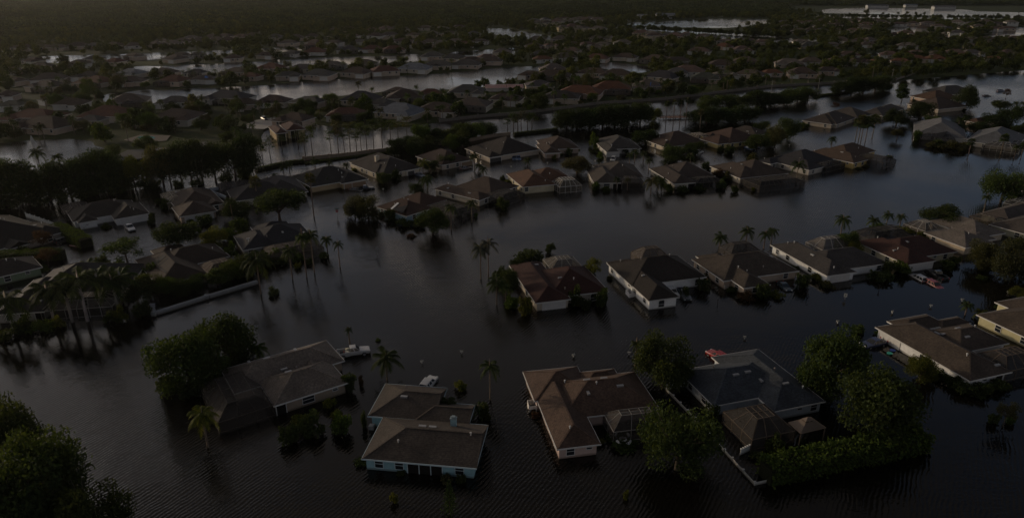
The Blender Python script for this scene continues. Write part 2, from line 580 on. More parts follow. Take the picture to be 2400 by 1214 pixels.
class House:
    def __init__(s, axis, wings, roof, wall, ze=2.1, pitch=0.46, name='house', trim=WHITE, color_win='std', rnd=None, z=0.0, frame=None):
        s.ze, s.pitch, s.rnd, s.z = ze, pitch, rnd or RND, z
        if frame:
            s.O, ang, rects = frame
            s.ang = ang
            s.ex = Vector((math.cos(ang), math.sin(ang), 0)); s.ey = Vector((-s.ex.y, s.ex.x, 0))
            s.rects = rects
        else:
            p, q = G(*axis[0], ze), G(*axis[1], ze)
            s.ex = (q - p); s.ex.z = 0; s.ex.normalize()
            s.ey = Vector((-s.ex.y, s.ex.x, 0))
            s.ang = math.atan2(s.ex.y, s.ex.x)
            s.O = Vector((p.x, p.y, 0))
            s.rects = [s.rect(w) for w in wings]
        dim = lambda c, k: tuple(v * k for v in c)
        s.roofc, s.wallc, s.trim = dim(roof, 0.36), dim(wall, 0.95), dim(trim, 0.9)
        s.root = empty(name, (s.O.x, s.O.y, z), s.ang)
        s.build_shell()
    def loc(s, px, py, z=None):
        d = G(px, py, s.ze if z is None else z) - s.O
        return d.dot(s.ex), d.dot(s.ey)
    def rect(s, w):
        g = w[4] if len(w) > 4 and isinstance(w[-1], str) else ''
        pts = [p for p in w if not isinstance(p, str)]
        g = ''.join(p for p in w if isinstance(p, str))
        q = [s.loc(*p) for p in pts]
        return (min(a for a, b in q), max(a for a, b in q), min(b for a, b in q), max(b for a, b in q), g)
    def roofz(s, x, y):
        best = None
        for i, (x0, x1, y0, y1, g) in enumerate(s.rects):
            if x0 < x < x1 and y0 < y < y1:
                ds = []
                if 'W' not in g: ds.append(x - x0)
                if 'E' not in g: ds.append(x1 - x)
                if 'S' not in g: ds.append(y - y0)
                if 'N' not in g: ds.append(y1 - y)
                z = s.ze + s.pitch * min(ds) + i * 0.012
                best = z if best is None else max(best, z)
        return best
    def build_shell(s):
        r, wl, fa, cap = MB(), MB(), MB(), MB()
        for i, (x0, x1, y0, y1, g) in enumerate(s.rects):
            ze = s.ze + i * 0.012
            w, d = x1 - x0, y1 - y0
            m = 0.45
            if w >= d:
                rz = ze + s.pitch * d / 2
                a = (x0 if 'W' in g else x0 + d / 2, (y0 + y1) / 2, rz)
                b = (x1 if 'E' in g else x1 - d / 2, (y0 + y1) / 2, rz)
                if a[0] > b[0]:
                    a = b = ((a[0] + b[0]) / 2, a[1], rz)
                r.face((x0, y0, ze), (x1, y0, ze), b, a); r.face((x1, y1, ze), (x0, y1, ze), a, b)
                r.face((x0, y1, ze), (x0, y0, ze), a); r.face((x1, y0, ze), (x1, y1, ze), b)
                if 'W' in g: wl.face((x0 + 0.3, y1 - m, ze - .02), (x0 + 0.3, y0 + m, ze - .02), (x0 + 0.3, a[1], rz - 0.25))
                if 'E' in g: wl.face((x1 - 0.3, y0 + m, ze - .02), (x1 - 0.3, y1 - m, ze - .02), (x1 - 0.3, a[1], rz - 0.25))
            else:
                rz = ze + s.pitch * w / 2
                a = ((x0 + x1) / 2, y0 if 'S' in g else y0 + w / 2, rz)
                b = ((x0 + x1) / 2, y1 if 'N' in g else y1 - w / 2, rz)
                r.face((x0, y1, ze), (x0, y0, ze), a, b); r.face((x1, y0, ze), (x1, y1, ze), b, a)
                r.face((x0, y0, ze), (x1, y0, ze), a); r.face((x1, y1, ze), (x0, y1, ze), b)
                if 'S' in g: wl.face((x0 + m, y0 + 0.3, ze - .02), (x1 - m, y0 + 0.3, ze - .02), (a[0], y0 + 0.3, rz - 0.25))
            cap.beam(a, b, 0.3, 0.06) if a != b else None
            for c, e in (((x0, y0), a), ((x0, y1), a if w >= d else b), ((x1, y0), b if w >= d else a), ((x1, y1), b)):
                cap.beam((c[0], c[1], ze), e, 0.26, 0.06)
            r.face((x0, y0, ze - 0.16), (x0, y1, ze - 0.16), (x1, y1, ze - 0.16), (x1, y0, ze - 0.16))
            t = 0.07
            fa.box(x0 - t, x1 + t, y0 - t, y0, ze - 0.2, ze + 0.015); fa.box(x0 - t, x1 + t, y1, y1 + t, ze - 0.2, ze + 0.015)
            fa.box(x0 - t, x0, y0, y1, ze - 0.2, ze + 0.015); fa.box(x1, x1 + t, y0, y1, ze - 0.2, ze + 0.015)
            wl.box(x0 + m, x1 - m, y0 + m, y1 - m, -1.2, ze - 0.02)
        wl.build('wall', M_WALL, s.root, s.wallc)
        ro = r.build('roof', M_ROOF, s.root, s.roofc)
        fa.build('fascia', M_PAINT, s.root, s.trim)
        cap.build('ridge_cap', M_ROOF, ro, tuple(min(1, c * 1.25) for c in s.roofc))
        s.roof_obj = ro
    def covered(s, x, y, skip=None, pad=0.0):
        for i, (x0, x1, y0, y1, g) in enumerate(s.rects):
            if i != skip and x0 + 0.45 - pad < x < x1 - 0.45 + pad and y0 + 0.45 - pad < y < y1 - 0.45 + pad:
                return True
        return False
    def side(s, i, side):
        x0, x1, y0, y1, g = s.rects[i]
        m = 0.45
        if side == 'S': return Vector((x0 + m, y0 + m, 0)), Vector((x1 - m, y0 + m, 0)), 0.0
        if side == 'N': return Vector((x1 - m, y1 - m, 0)), Vector((x0 + m, y1 - m, 0)), math.pi
        if side == 'W': return Vector((x0 + m, y1 - m, 0)), Vector((x0 + m, y0 + m, 0)), -math.pi / 2
        return Vector((x1 - m, y0 + m, 0)), Vector((x1 - m, y1 - m, 0)), math.pi / 2
    def on_wall(s, i, side, t, out=0.012):
        a, b, rz = s.side(i, side)
        p = a.lerp(b, t)
        nrm = Vector((math.sin(rz), -math.cos(rz), 0))
        return p + nrm * out, rz, nrm, (b - a).length
    def window(s, i, side, t, kind='std', z=None):
        p, rz, nrm, L = s.on_wall(i, side, t)
        q = p + nrm * 0.3
        if s.covered(q.x, q.y, i, 0.1):
            return
        for c in getattr(s, 'blocked', []):
            if (p - c[0]).length < c[1]:
                return
        if z is None:
            z = s.ze - {'std': 1.62, 'small': 0.95, 'arch': 1.95, 'wide': 1.6}[kind]
        fm, pm = WIN[kind]
        o = put('window', fm, s.root, s.trim, (p.x, p.y, z), rz)
        put('pane', pm, o)
    def garage(s, i, side, t, n=2, color=None):
        p, rz, nrm, L = s.on_wall(i, side, t)
        d, f = GAR[n]
        o = put('garage_door', d, s.root, color or s.trim, (p.x, p.y, s.ze - 2.1), rz)
        put('door_frame', f, o, s.trim)
        s.blocked = getattr(s, 'blocked', []) + [(p, 1.4 * n + 0.9)]
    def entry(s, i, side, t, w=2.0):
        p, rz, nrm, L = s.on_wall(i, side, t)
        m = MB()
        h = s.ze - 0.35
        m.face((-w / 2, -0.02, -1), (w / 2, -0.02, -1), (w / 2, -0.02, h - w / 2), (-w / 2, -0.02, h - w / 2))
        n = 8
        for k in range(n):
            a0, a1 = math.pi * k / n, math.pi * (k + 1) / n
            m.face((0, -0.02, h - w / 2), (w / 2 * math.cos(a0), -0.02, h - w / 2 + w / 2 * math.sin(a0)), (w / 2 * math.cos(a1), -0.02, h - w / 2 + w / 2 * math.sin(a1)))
        o = m.build('entry_shade_panel', M_DARK, s.root)  # shade of the entry recess painted as a flat dark arch
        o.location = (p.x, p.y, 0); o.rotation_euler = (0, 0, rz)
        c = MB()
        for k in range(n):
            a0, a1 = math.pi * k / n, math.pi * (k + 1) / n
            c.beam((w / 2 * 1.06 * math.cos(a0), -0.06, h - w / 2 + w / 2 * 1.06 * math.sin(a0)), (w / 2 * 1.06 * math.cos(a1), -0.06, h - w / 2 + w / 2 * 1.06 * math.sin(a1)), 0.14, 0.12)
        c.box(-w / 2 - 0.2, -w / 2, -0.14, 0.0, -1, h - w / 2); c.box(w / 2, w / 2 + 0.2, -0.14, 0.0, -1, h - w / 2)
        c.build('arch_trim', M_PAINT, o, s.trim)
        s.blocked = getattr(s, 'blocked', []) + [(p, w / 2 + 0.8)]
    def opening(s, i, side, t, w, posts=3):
        """lanai with posts, its recess shade painted as a flat dark panel"""
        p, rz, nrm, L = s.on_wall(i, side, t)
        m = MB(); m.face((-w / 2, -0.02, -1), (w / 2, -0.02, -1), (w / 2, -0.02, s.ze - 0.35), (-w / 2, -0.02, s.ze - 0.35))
        o = m.build('lanai_shade_panel', M_DARK, s.root); o.location = (p.x, p.y, 0); o.rotation_euler = (0, 0, rz)  # flat dark sheet on the wall stands in for the lanai's shade
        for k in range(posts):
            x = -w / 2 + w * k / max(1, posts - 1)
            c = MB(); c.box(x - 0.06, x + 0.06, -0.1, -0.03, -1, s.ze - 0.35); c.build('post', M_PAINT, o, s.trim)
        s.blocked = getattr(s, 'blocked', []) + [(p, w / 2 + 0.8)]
    def windows(s, sides='SWEN', kind='std', step=3.6):
        for i in range(len(s.rects)):
            for sd in sides:
                a, b, rz = s.side(i, sd)
                L = (b - a).length
                n = max(1, int(L / step))
                for k in range(n):
                    if s.rnd.random() < 0.22:
                        continue
                    t = (k + 0.5 + s.rnd.uniform(-0.15, 0.15)) / n
                    kk = 'small' if s.rnd.random() < 0.2 else kind
                    s.window(i, sd, t, kk)
    def vents(s, n=4):
        for k in range(n * 3):
            if n <= 0:
                break
            x0, x1, y0, y1, g = s.rnd.choice(s.rects[:2])
            x, y = s.rnd.uniform(x0 + 1.5, x1 - 1.5), s.rnd.uniform(y0 + 1.5, y1 - 1.5)
            z = s.roofz(x, y)
            if z is None:
                continue
            v = VENT[1] if s.rnd.random() < 0.6 else VENT[0]
            put('roof_vent', v, s.root, s.rnd.choice([(0.6, 0.6, 0.58), (0.25, 0.22, 0.2), (0.5, 0.48, 0.45)]), (x, y, z), s.rnd.choice([0, math.pi / 2]))
            n -= 1
    def vent_at(s, px, py, kind=0, color=(0.3, 0.28, 0.25), rz=0.0):
        x, y = s.loc(px, py, s.ze + 1.8)
        z = s.roofz(x, y)
        if z:
            put('roof_vent', VENT[kind], s.root, color, (x, y, z), rz)
    def chimney(s, px, py, color, h=1.9, w=0.7):
        x, y = s.loc(px, py, s.ze + 1.8)
        z = s.roofz(x, y) or s.ze
        m = MB(); m.box(x - w, x + w, y - w * 0.7, y + w * 0.7, z - 1, z + h); m.build('chimney', M_WALL, s.root, color)
        c = MB(); c.box(x - w - .08, x + w + .08, y - w * 0.7 - .08, y + w * 0.7 + .08, z + h, z + h + 0.15)
        c.box(x - 0.25, x + 0.25, y - 0.25, y + 0.25, z + h + .15, z + h + 0.4); c.build('chimney_cap', M_PAINT, s.root, tuple(v * 0.5 for v in s.trim))
    def patch(s, name, pts, mat, color=None, lift=0.06):
        """flat panel lying on the roof (solar collector, tarpaulin, skylight)"""
        m = MB()
        q = []
        for p in pts:
            zz = s.ze + 1.5
            for _ in range(6):
                x, y = s.loc(p[0], p[1], zz)
                zz = s.roofz(x, y) or s.ze + 1.0
            q.append(Vector((x, y, zz + lift)))
        low = [v - Vector((0, 0, 0.1)) for v in q]
        m.face(*q)
        for a in range(len(q)):
            b = (a + 1) % len(q)
            m.face(low[a], low[b], q[b], q[a])
        return m.build(name, mat, s.root, color)
    def cage(s, pts, bars=(0.6, 0.59, 0.56), screen=(0.10, 0.085, 0.07), top=1.5, inset=2.2, ze=None, step=2.6, sides='SWEN', rect=None, bw=0.09):
        """screened pool enclosure: mansard frame, each screen panel a piece of its own"""
        ze = ze or s.ze
        if rect:
            x0, x1, y0, y1 = rect
        else:
            q = [s.loc(p[0], p[1], ze) for p in pts]
            x0, x1, y0, y1 = min(a for a, b in q), max(a for a, b in q), min(b for a, b in q), max(b for a, b in q)
        ins = min(inset, (x1 - x0) * 0.35, (y1 - y0) * 0.35)
        X0, X1, Y0, Y1, zt = x0 + ins, x1 - ins, y0 + ins, y1 - ins, ze + top
        fr = MB()
        panels = []
        nx, ny = max(2, round((x1 - x0) / step)), max(2, round((y1 - y0) / step))
        def lerp(a, b, t): return a + (b - a) * t
        def run(e0, e1, t0, t1, n, side):
            e0, e1, t0, t1 = map(Vector, (e0, e1, t0, t1))
            low = Vector((0, 0, -1.0))
            prev = None
            for k in range(n + 1):
                t = k / n
                e, tt = e0.lerp(e1, t), t0.lerp(t1, t)
                ba = Vector((e.x, e.y, -1.0)); mid = Vector((e.x, e.y, 0.35))
                if side in sides:
                    fr.beam(ba, e, bw)
                fr.beam(e, tt, bw)
                if prev is not None:
                    if side in sides:
                        panels.append((prev[0], ba, e, prev[1]))
                        fr.beam(prev[3], mid, bw * 0.7)
                    panels.append((prev[1], e, tt, prev[2]))
                    fr.beam(prev[1], e, bw * 1.2); fr.beam(prev[2], tt, bw)
                prev = (ba, e, tt, mid)
        run((x0, y0, ze), (x1, y0, ze), (X0, Y0, zt), (X1, Y0, zt), nx, 'S')
        run((x1, y0, ze), (x1, y1, ze), (X1, Y0, zt), (X1, Y1, zt), ny, 'E')
        run((x1, y1, ze), (x0, y1, ze), (X1, Y1, zt), (X0, Y1, zt), nx, 'N')
        run((x0, y1, ze), (x0, y0, ze), (X0, Y1, zt), (X0, Y0, zt), ny, 'W')
        for k in range(1, nx):
            t = k / nx
            fr.beam((lerp(X0, X1, t), Y0, zt), (lerp(X0, X1, t), Y1, zt), bw)
        for k in range(nx):
            a, b = lerp(X0, X1, k / nx), lerp(X0, X1, (k + 1) / nx)
            panels.append(tuple(Vector(p) for p in ((a, Y0, zt), (b, Y0, zt), (b, Y1, zt), (a, Y1, zt))))
        fr.beam((X0, (Y0 + Y1) / 2, zt), (X1, (Y0 + Y1) / 2, zt), bw)
        o = fr.build('screen_enclosure', M_PAINT, s.root, tuple(v * 0.55 for v in bars))
        for p in panels:
            m = MB(); m.face(*p)
            m.build('screen_panel', M_SCREEN, o, tuple(v * 0.6 for v in screen))
        return o
    def ac(s, px, py):
        x, y = s.loc(px, py, 0)
        put('air_conditioner', AC_MESH, s.root, (0.5, 0.5, 0.48), (x, y, 0))
    def label(s, label, short, group=None):
        tag(s.root, label, 'house', group)
        s.short = short
        return s
NEAR = []
def NH(label, short, *a, **k):
    h = House(*a, **k)
    h.label(label, short)
    cx = sum((r[0] + r[1]) / 2 for r in h.rects[:1]); cy = sum((r[2] + r[3]) / 2 for r in h.rects[:1])
    c = h.O + h.ex * cx + h.ey * cy
    h.center = Vector((c.x, c.y, 2))
    h.radius = 9
    NEAR.append(h)
    return h
TAN, BEIGE, CREAM, WHT = (0.42, 0.33, 0.25), (0.45, 0.39, 0.32), (0.55, 0.50, 0.38), (0.72, 0.72, 0.70)
BRONZE = (0.09, 0.075, 0.06)
TANBAR = (0.20, 0.155, 0.115)

h = NH('tan shingled house beside the white pickup, dark screened pool cage on its left', 'house by the white pickup',
       ((649, 949.5), (816, 896.5)), [[(518, 866.5), (554, 921), (803, 840)], [(649, 949.5), (816, 896.5), (602, 889)], [(722, 891), (773, 870), (742, 838)]],
       (0.36, 0.30, 0.25), (0.34, 0.27, 0.2), rnd=random.Random(1))
h.opening(1, 'S', 0.06, 1.6, 2); h.window(1, 'S', 0.45, 'wide'); h.window(1, 'S', 0.85, 'small'); h.windows('EN')
for p in ((625, 836), (664, 853), (675, 866)): h.vent_at(*p, 0, (0.2, 0.17, 0.15))
h.vents(3); h.cage([(466.5, 902), (519.6, 986), (643, 949)], BRONZE, (0.06, 0.05, 0.042), bw=0.08)
h = NH('pale blue house with a brown roof and blue chimney, nearest the bottom edge', 'pale blue chimney house',
       ((927, 1081), (1116, 1097)), [[(851, 1068), (1116, 1097), (899, 977), 'E'], [(862, 974.5), (1024, 970), (905, 899), 'E'], [(985, 985), (1100, 990), (992, 940), 'E']],
       (0.165, 0.135, 0.112), (0.27, 0.46, 0.52), trim=(0.5, 0.62, 0.66), rnd=random.Random(2), pitch=0.42)
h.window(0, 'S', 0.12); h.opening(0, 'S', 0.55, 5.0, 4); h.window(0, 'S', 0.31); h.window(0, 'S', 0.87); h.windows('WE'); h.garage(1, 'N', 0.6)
h.chimney(1063, 985, (0.28, 0.44, 0.48), 1.3, 0.42)
for p in ((990, 996), (1014, 998), (947, 926)): h.vent_at(*p, 0, (0.14, 0.11, 0.09))
h.vents(3); h.ac(872, 1004)
h = NH('red-brown roofed pink house with white table set under its screened corner', 'red-brown roofed pink house',
       ((1305.6, 1052.4), (1408, 1040)), [[(1305.6, 1052.4), (1408, 1040), (1245, 895)], [(1540, 958), (1487, 871), (1290, 925)], [(1229, 871), (1253, 940), (1368, 887)], [(1362, 872), (1440, 866), (1370, 905)]],
       (0.225, 0.145, 0.105), (0.50, 0.38, 0.33), rnd=random.Random(3), pitch=0.5)
h.window(0, 'S', 0.3, 'std'); h.window(0, 'S', 0.8, 'small'); h.windows('WEN'); h.vents(5)
h.vent_at(1375, 898, 0, (0.06, 0.05, 0.05)); h.vent_at(1415, 895, 0, (0.06, 0.05, 0.05))
h.cage([(1414, 968), (1437, 1008), (1562, 998)], (0.42, 0.40, 0.37), (0.09, 0.075, 0.065), bw=0.08)
h = NH('slate grey roofed white house with a large screened pool cage and white yard fence', 'slate roofed white house',
       ((1814, 964.3), (1930.6, 941.2)), [[(1814, 964.3), (1930.6, 941.2), (1776.4, 818)], [(1589, 868.6), (1675.5, 951.3), (1850, 900)], [(1640, 866), (1664, 880), (1727, 848)]],
       (0.13, 0.15, 0.175), (0.5, 0.54, 0.56), rnd=random.Random(4), pitch=0.47)
h.window(0, 'S', 0.55, 'small'); h.window(0, 'S', 0.86); h.windows('WEN', step=4.5)
for p in ((1724, 881), (1752, 875), (1841, 899)): h.vent_at(*p, 0, (0.62, 0.62, 0.62))
h.vents(4); h.cage([(1695.7, 964.3), (1763.4, 1030.6), (1861.4, 1007.5)], TANBAR, (0.07, 0.06, 0.05), top=1.7, bw=0.09)
h = NH('long white house with brown roof and dark blue car at its garage', 'long white brown-roofed house',
       ((2274, 893), (2371.8, 871.3)), [[(2053.6, 766.2), (2274, 893), (2371.8, 871.3)], [(2364.6, 804.3), (2264.7, 757), (2200, 800)], [(2125, 778), (2150, 740), (2222, 762)], [(2205, 768), (2238, 743), (2275, 757)]],
       (0.165, 0.128, 0.10), (0.70, 0.70, 0.68), rnd=random.Random(5))
h.garage(0, 'W', 0.14, 2); h.window(0, 'S', 0.42, 'small'); h.opening(0, 'S', 0.8, 1.7, 2); h.windows('WE', step=5); h.vents(5)
h.vent_at(2214, 772, 0, (0.5, 0.48, 0.45)); h.vent_at(2246, 766, 0, (0.5, 0.48, 0.45))
h.cage([(2296, 838), (2366, 812), (2376, 868), (2450, 850)], TANBAR, (0.06, 0.05, 0.042))
h.ac(2120, 800)
h = NH('yellow walled house with brown roof cut off at the right edge', 'yellow edge house',
       ((2304, 744), (2400, 789)), [[(2304, 744), (2460, 817), (2420, 712)], [(2350, 716), (2440, 745), (2430, 690)]],
       (0.165, 0.128, 0.10), (0.50, 0.46, 0.27), rnd=random.Random(6), z=0)
h.windows('SW', step=5); h.vents(3)
h = NH('maroon roofed cream house with arched entry and white-barred cage behind', 'maroon roofed cream house',
       ((1255.3, 710.5), (1337.6, 700.9)), [[(1196.7, 621.5), (1255.3, 710.5), (1337.6, 700.9)], [(1426.6, 682.3), (1364, 624.5), (1262, 665)], [(1323.5, 682), (1391.7, 675), (1335, 640)]],
       (0.115, 0.05, 0.04), (0.50, 0.44, 0.35), rnd=random.Random(8), pitch=0.5)
h.garage(0, 'S', 0.55, 2); h.entry(2, 'S', 0.3, 1.9); h.entry(2, 'S', 0.72, 1.9); h.windows('SWE', 'arch', 4.5); h.vents(4)
h.cage([(1272, 608), (1297, 632), (1364, 624)], (0.6, 0.58, 0.52), (0.2, 0.17, 0.13), top=1.4, ze=2.2)
h = NH('white house with charcoal roof, arched windows and cars parked at its entry', 'white charcoal-roofed house',
       ((1525.2, 704.6), (1592.5, 696)), [[(1422, 614.6), (1525.2, 704.6), (1592.5, 696)], [(1656, 649), (1569, 601), (1478, 668)], [(1539.3, 655.3), (1616, 646), (1560, 620)]],
       (0.075, 0.062, 0.052), (0.78, 0.78, 0.76), rnd=random.Random(9), pitch=0.5, ze=2.35)
h.window(0, 'S', 0.45, 'arch'); h.entry(2, 'S', 0.45, 1.7); h.window(2, 'S', 0.12, 'arch'); h.window(2, 'S', 0.8, 'arch'); h.window(1, 'S', 0.92, 'arch'); h.windows('WE', step=4); h.vents(4)
h.cage([(1479, 590), (1511, 608), (1569, 602)], TANBAR, (0.15, 0.12, 0.095), top=1.8, ze=2.4); h.ac(1483, 676)
h = NH('beige house with grey-brown roof, orange flowers at its near corner', 'orange-flower beige house',
       ((1744.4, 675.5), (1805.4, 667)), [[(1631, 600.6), (1744.4, 675.5), (1805.4, 667)], [(1872.6, 635), (1783.6, 588), (1690, 655)], [(1758.4, 639), (1841, 628.6), (1780, 606)]],
       (0.155, 0.125, 0.10), (0.48, 0.38, 0.29), rnd=random.Random(10), pitch=0.46)
h.entry(2, 'S', 0.35, 1.8); h.entry(2, 'S', 0.75, 1.8); h.windows('SWE', step=4); h.vents(5)
h.cage([(1684, 578), (1715, 595), (1783, 588)], BRONZE, (0.055, 0.045, 0.038), top=1.6); h.ac(1692, 665)
h = NH('white house with grey roof, white garage door and open white cage frame', 'white grey-roofed house',
       ((1946.2, 646), (2008, 637.5)), [[(1805.8, 574), (1946.2, 646), (2008, 637.5)], [(2075.4, 618.4), (1999.6, 578), (1915, 632)], [(1985, 623.7), (2031, 617), (1995, 598), 'S']],
       (0.135, 0.122, 0.115), (0.74, 0.75, 0.74), rnd=random.Random(11), pitch=0.46)
h.garage(0, 'S', 0.5, 2); h.entry(2, 'S', 0.5, 1.6); h.window(1, 'S', 0.9); h.windows('WE', step=3.4); h.vents(4)
h.cage([(1889, 567), (1932, 586), (2000, 578)], (0.66, 0.64, 0.6), (0.22, 0.19, 0.16), top=1.9)
h = NH('cream house with dark maroon roof behind the black pickup and red car', 'cream maroon-roofed house',
       ((2127, 621), (2193.5, 611)), [[(2006, 565), (2127, 621), (2193.5, 611)], [(2237, 591), (2148, 552), (2095, 606)], [(2157, 589), (2199, 583), (2160, 566)]],
       (0.13, 0.062, 0.05), (0.58, 0.53, 0.38), rnd=random.Random(12))
h.garage(0, 'S', 0.35, 2); h.garage(0, 'S', 0.85, 1); h.entry(2, 'S', 0.6, 1.6); h.windows('SWE', step=3.8); h.vents(4)
h.cage([(2017, 553), (2097, 560), (2143, 554), (2085, 532)], BRONZE, (0.05, 0.042, 0.035), top=1.6)
h = NH('beige house with pale grey roof and white-barred cage at its far left', 'beige pale-roofed house',
       ((2263.5, 581.5), (2330, 570)), [[(2169, 545), (2263.5, 581.5), (2330, 570)], [(2183, 521), (2341, 549), (2241, 508)], [(2290, 568), (2330, 561), (2290, 545)]],
       (0.34, 0.295, 0.255), (0.45, 0.38, 0.29), rnd=random.Random(13))
h.windows('SWE', step=4.5); h.vents(3); h.cage([(2119, 524), (2169, 543), (2213, 536)], (0.6, 0.58, 0.54), (0.14, 0.12, 0.1), top=1.5)
h = NH('grey-green house with brown-grey roof at the right edge, tan cage beside it', 'grey-green edge house',
       ((2325, 527), (2400, 547.6)), [[(2325, 527), (2450, 562), (2420, 497)], [(2300.5, 499), (2365, 518), (2420, 482)]],
       (0.19, 0.16, 0.14), (0.30, 0.30, 0.23), rnd=random.Random(14)); h.windows('SW', step=4); h.vents(2)
h.cage([(2300, 499), (2338, 524), (2365, 515)], TANBAR, (0.1, 0.08, 0.06), top=0.6)
h = NH('small beige house with brown-grey roof and white-barred cage at the far right edge', 'small beige edge house',
       ((2365, 442.5), (2440, 455)), [[(2365, 442.5), (2440, 455), (2430, 425)], [(2376, 470), (2450, 480), (2420, 445)]], (0.18, 0.15, 0.13), (0.44, 0.37, 0.3), rnd=random.Random(15))
h.windows('SW', step=4); h.cage([(2358, 470), (2440, 492), (2440, 475)], (0.6, 0.6, 0.58), (0.08, 0.075, 0.07), top=0.8)
h = NH('charcoal roofed house with long white-barred cage behind the royal palm row', 'house behind the royal palms',
       ((0, 736), (104, 729)), [[(-15, 738), (104, 729), (85, 655)], [(35, 712), (285, 690), (170, 628)], [(95, 672), (185, 650), (165, 622)]],
       (0.072, 0.068, 0.066), (0.38, 0.36, 0.33), rnd=random.Random(16), pitch=0.5, ze=2.2)
h.window(0, 'S', 0.55); h.opening(0, 'S', 0.92, 1.8, 2); h.windows('SWE', step=4); h.vents(5)
h.cage([(104, 729), (265, 715), (284, 688), (128, 697)], (0.55, 0.52, 0.48), (0.10, 0.085, 0.07), top=1.6, step=2.3)
h = NH('brown roofed house with dark solar collectors behind the grey seawall', 'house behind the grey seawall',
       ((389, 666), (488.7, 641.6)), [[(316.5, 609.4), (389, 666), (488.7, 641.6)], [(372, 625), (539, 600), (494, 571)], [(365, 600), (440, 590), (425, 572)]],
       (0.105, 0.078, 0.062), (0.36, 0.31, 0.26), rnd=random.Random(17)); h.windows('SWE', step=4); h.vents(2)
h.patch('solar_collector', [(357, 616), (381, 597), (389, 601), (365, 622)], M_SOLAR); h.patch('solar_collector', [(364, 627), (392, 604), (415, 619), (388, 641)], M_SOLAR)
h.cage([(463, 622), (491, 643), (550, 611)], TANBAR, (0.17, 0.12, 0.085), top=1.3)
h = NH('dark slate roofed house with brown screened lanai behind slim palms', 'slim-palm slate house',
       ((598, 581), (735, 557)), [[(598, 581), (735, 557), (572, 545)], [(547, 552.6), (599, 582), (650, 560)], [(600, 550), (690, 540), (650, 522)]],
       (0.072, 0.073, 0.082), (0.34, 0.32, 0.3), rnd=random.Random(18)); h.windows('SWE', step=4); h.vents(5)
h.cage([(615, 580), (641, 602), (757, 578)], BRONZE, (0.13, 0.10, 0.075), top=1.0)
h = NH('light blue house with red-brown roof and a black roof panel, small tree in front', 'light blue red-roofed house',
       ((952.4, 507.2), (1016, 487.5)), [[(884.6, 484), (952.4, 507.2), (1016, 487.5)], [(1046.5, 468.5), (925, 470), (995, 455)]],
       (0.165, 0.098, 0.07), (0.30, 0.43, 0.50), rnd=random.Random(19)); h.windows('SWE', step=4); h.vents(4)
h.patch('solar_collector', [(918, 486), (933, 475), (958, 486), (943, 500)], M_SOLAR); h.patch('skylight', [(914, 486), (931, 473), (935, 475), (919, 487)], M_PAINT, (0.7, 0.7, 0.7), 0.1)
h.cage([(1018, 488), (1046, 470), (1094, 487), (1065, 508)], BRONZE, (0.045, 0.038, 0.032), top=1.0)
h = NH('brown roofed beige-grey house whose dark cage fills its right end', 'dark-caged brown house',
       ((1123.8, 470), (1155.8, 459)), [[(1018.8, 442.6), (1123.8, 470), (1155.8, 459)], [(1196, 443), (1075, 440), (1132, 417)]],
       (0.165, 0.118, 0.093), (0.40, 0.37, 0.31), rnd=random.Random(20)); h.windows('SW', step=4); h.vents(4)
h.cage([(1150, 461), (1178, 441), (1208, 449), (1182, 470)], BRONZE, (0.04, 0.034, 0.03), top=0.9)
h = NH('cream house with orange-brown roof and white-framed glassy pool cage', 'orange-brown roofed house',
       ((1239.3, 437.8), (1303.4, 432)), [[(1186.8, 408), (1239.3, 437.8), (1303.4, 432)], [(1342.8, 420.3), (1305, 399), (1238, 418)]],
       (0.25, 0.135, 0.085), (0.52, 0.46, 0.32), rnd=random.Random(21), ze=2.5); h.window(0, 'S', 0.1); h.windows('WE', step=4); h.vents(4)
h.cage([(1303.4, 433), (1314, 439), (1362, 433), (1342, 421)], (0.7, 0.69, 0.66), (0.2, 0.17, 0.13), top=1.6, ze=2.3, inset=1.7, step=2.0, bw=0.12)
h = NH('grey-brown roofed house with dark lanai and leaning thin palms in front', 'grey-brown lanai house',
       ((1395.3, 429.8), (1459.5, 429)), [[(1374, 397), (1395.3, 429.8), (1459.5, 429)], [(1509.8, 416), (1463, 387), (1400, 405)]],
       (0.165, 0.138, 0.115), (0.44, 0.41, 0.36), rnd=random.Random(22)); h.window(0, 'S', 0.45, 'wide'); h.opening(0, 'S', 0.86, 3, 3); h.windows('WE', step=4); h.vents(4)
h.cage([(1457, 431), (1512, 430), (1498, 414)], BRONZE, (0.06, 0.05, 0.042), top=0.9)
h = NH('dark brown roofed house with white porch post and black screened side', 'white-post brown house',
       ((1580, 431.7), (1632.5, 428.3)), [[(1527.5, 395), (1580, 431.7), (1632.5, 428.3)], [(1673, 413), (1628, 387), (1575, 415)]],
       (0.135, 0.107, 0.09), (0.42, 0.39, 0.34), rnd=random.Random(23)); h.opening(0, 'S', 0.85, 2.6, 2); h.windows('SWE', step=4); h.vents(4)
h.cage([(1632, 429), (1626, 416), (1687, 426), (1672, 413)], BRONZE, (0.03, 0.027, 0.024), top=0.9)
h = NH('brown roofed house with wide black screened pool cage along the open water', 'black-caged brown house',
       ((1746.7, 417.5), (1841.7, 407.5)), [[(1664, 390), (1746.7, 417.5), (1795, 411)], [(1841, 407.5), (1776, 381), (1725, 405)]],
       (0.16, 0.122, 0.098), (0.46, 0.41, 0.32), rnd=random.Random(24)); h.windows('SW', step=3.6); h.vents(3)
h.cage([(1748, 419), (1773, 434), (1864, 428), (1842, 409)], BRONZE, (0.03, 0.026, 0.023), top=0.8, step=2.0)
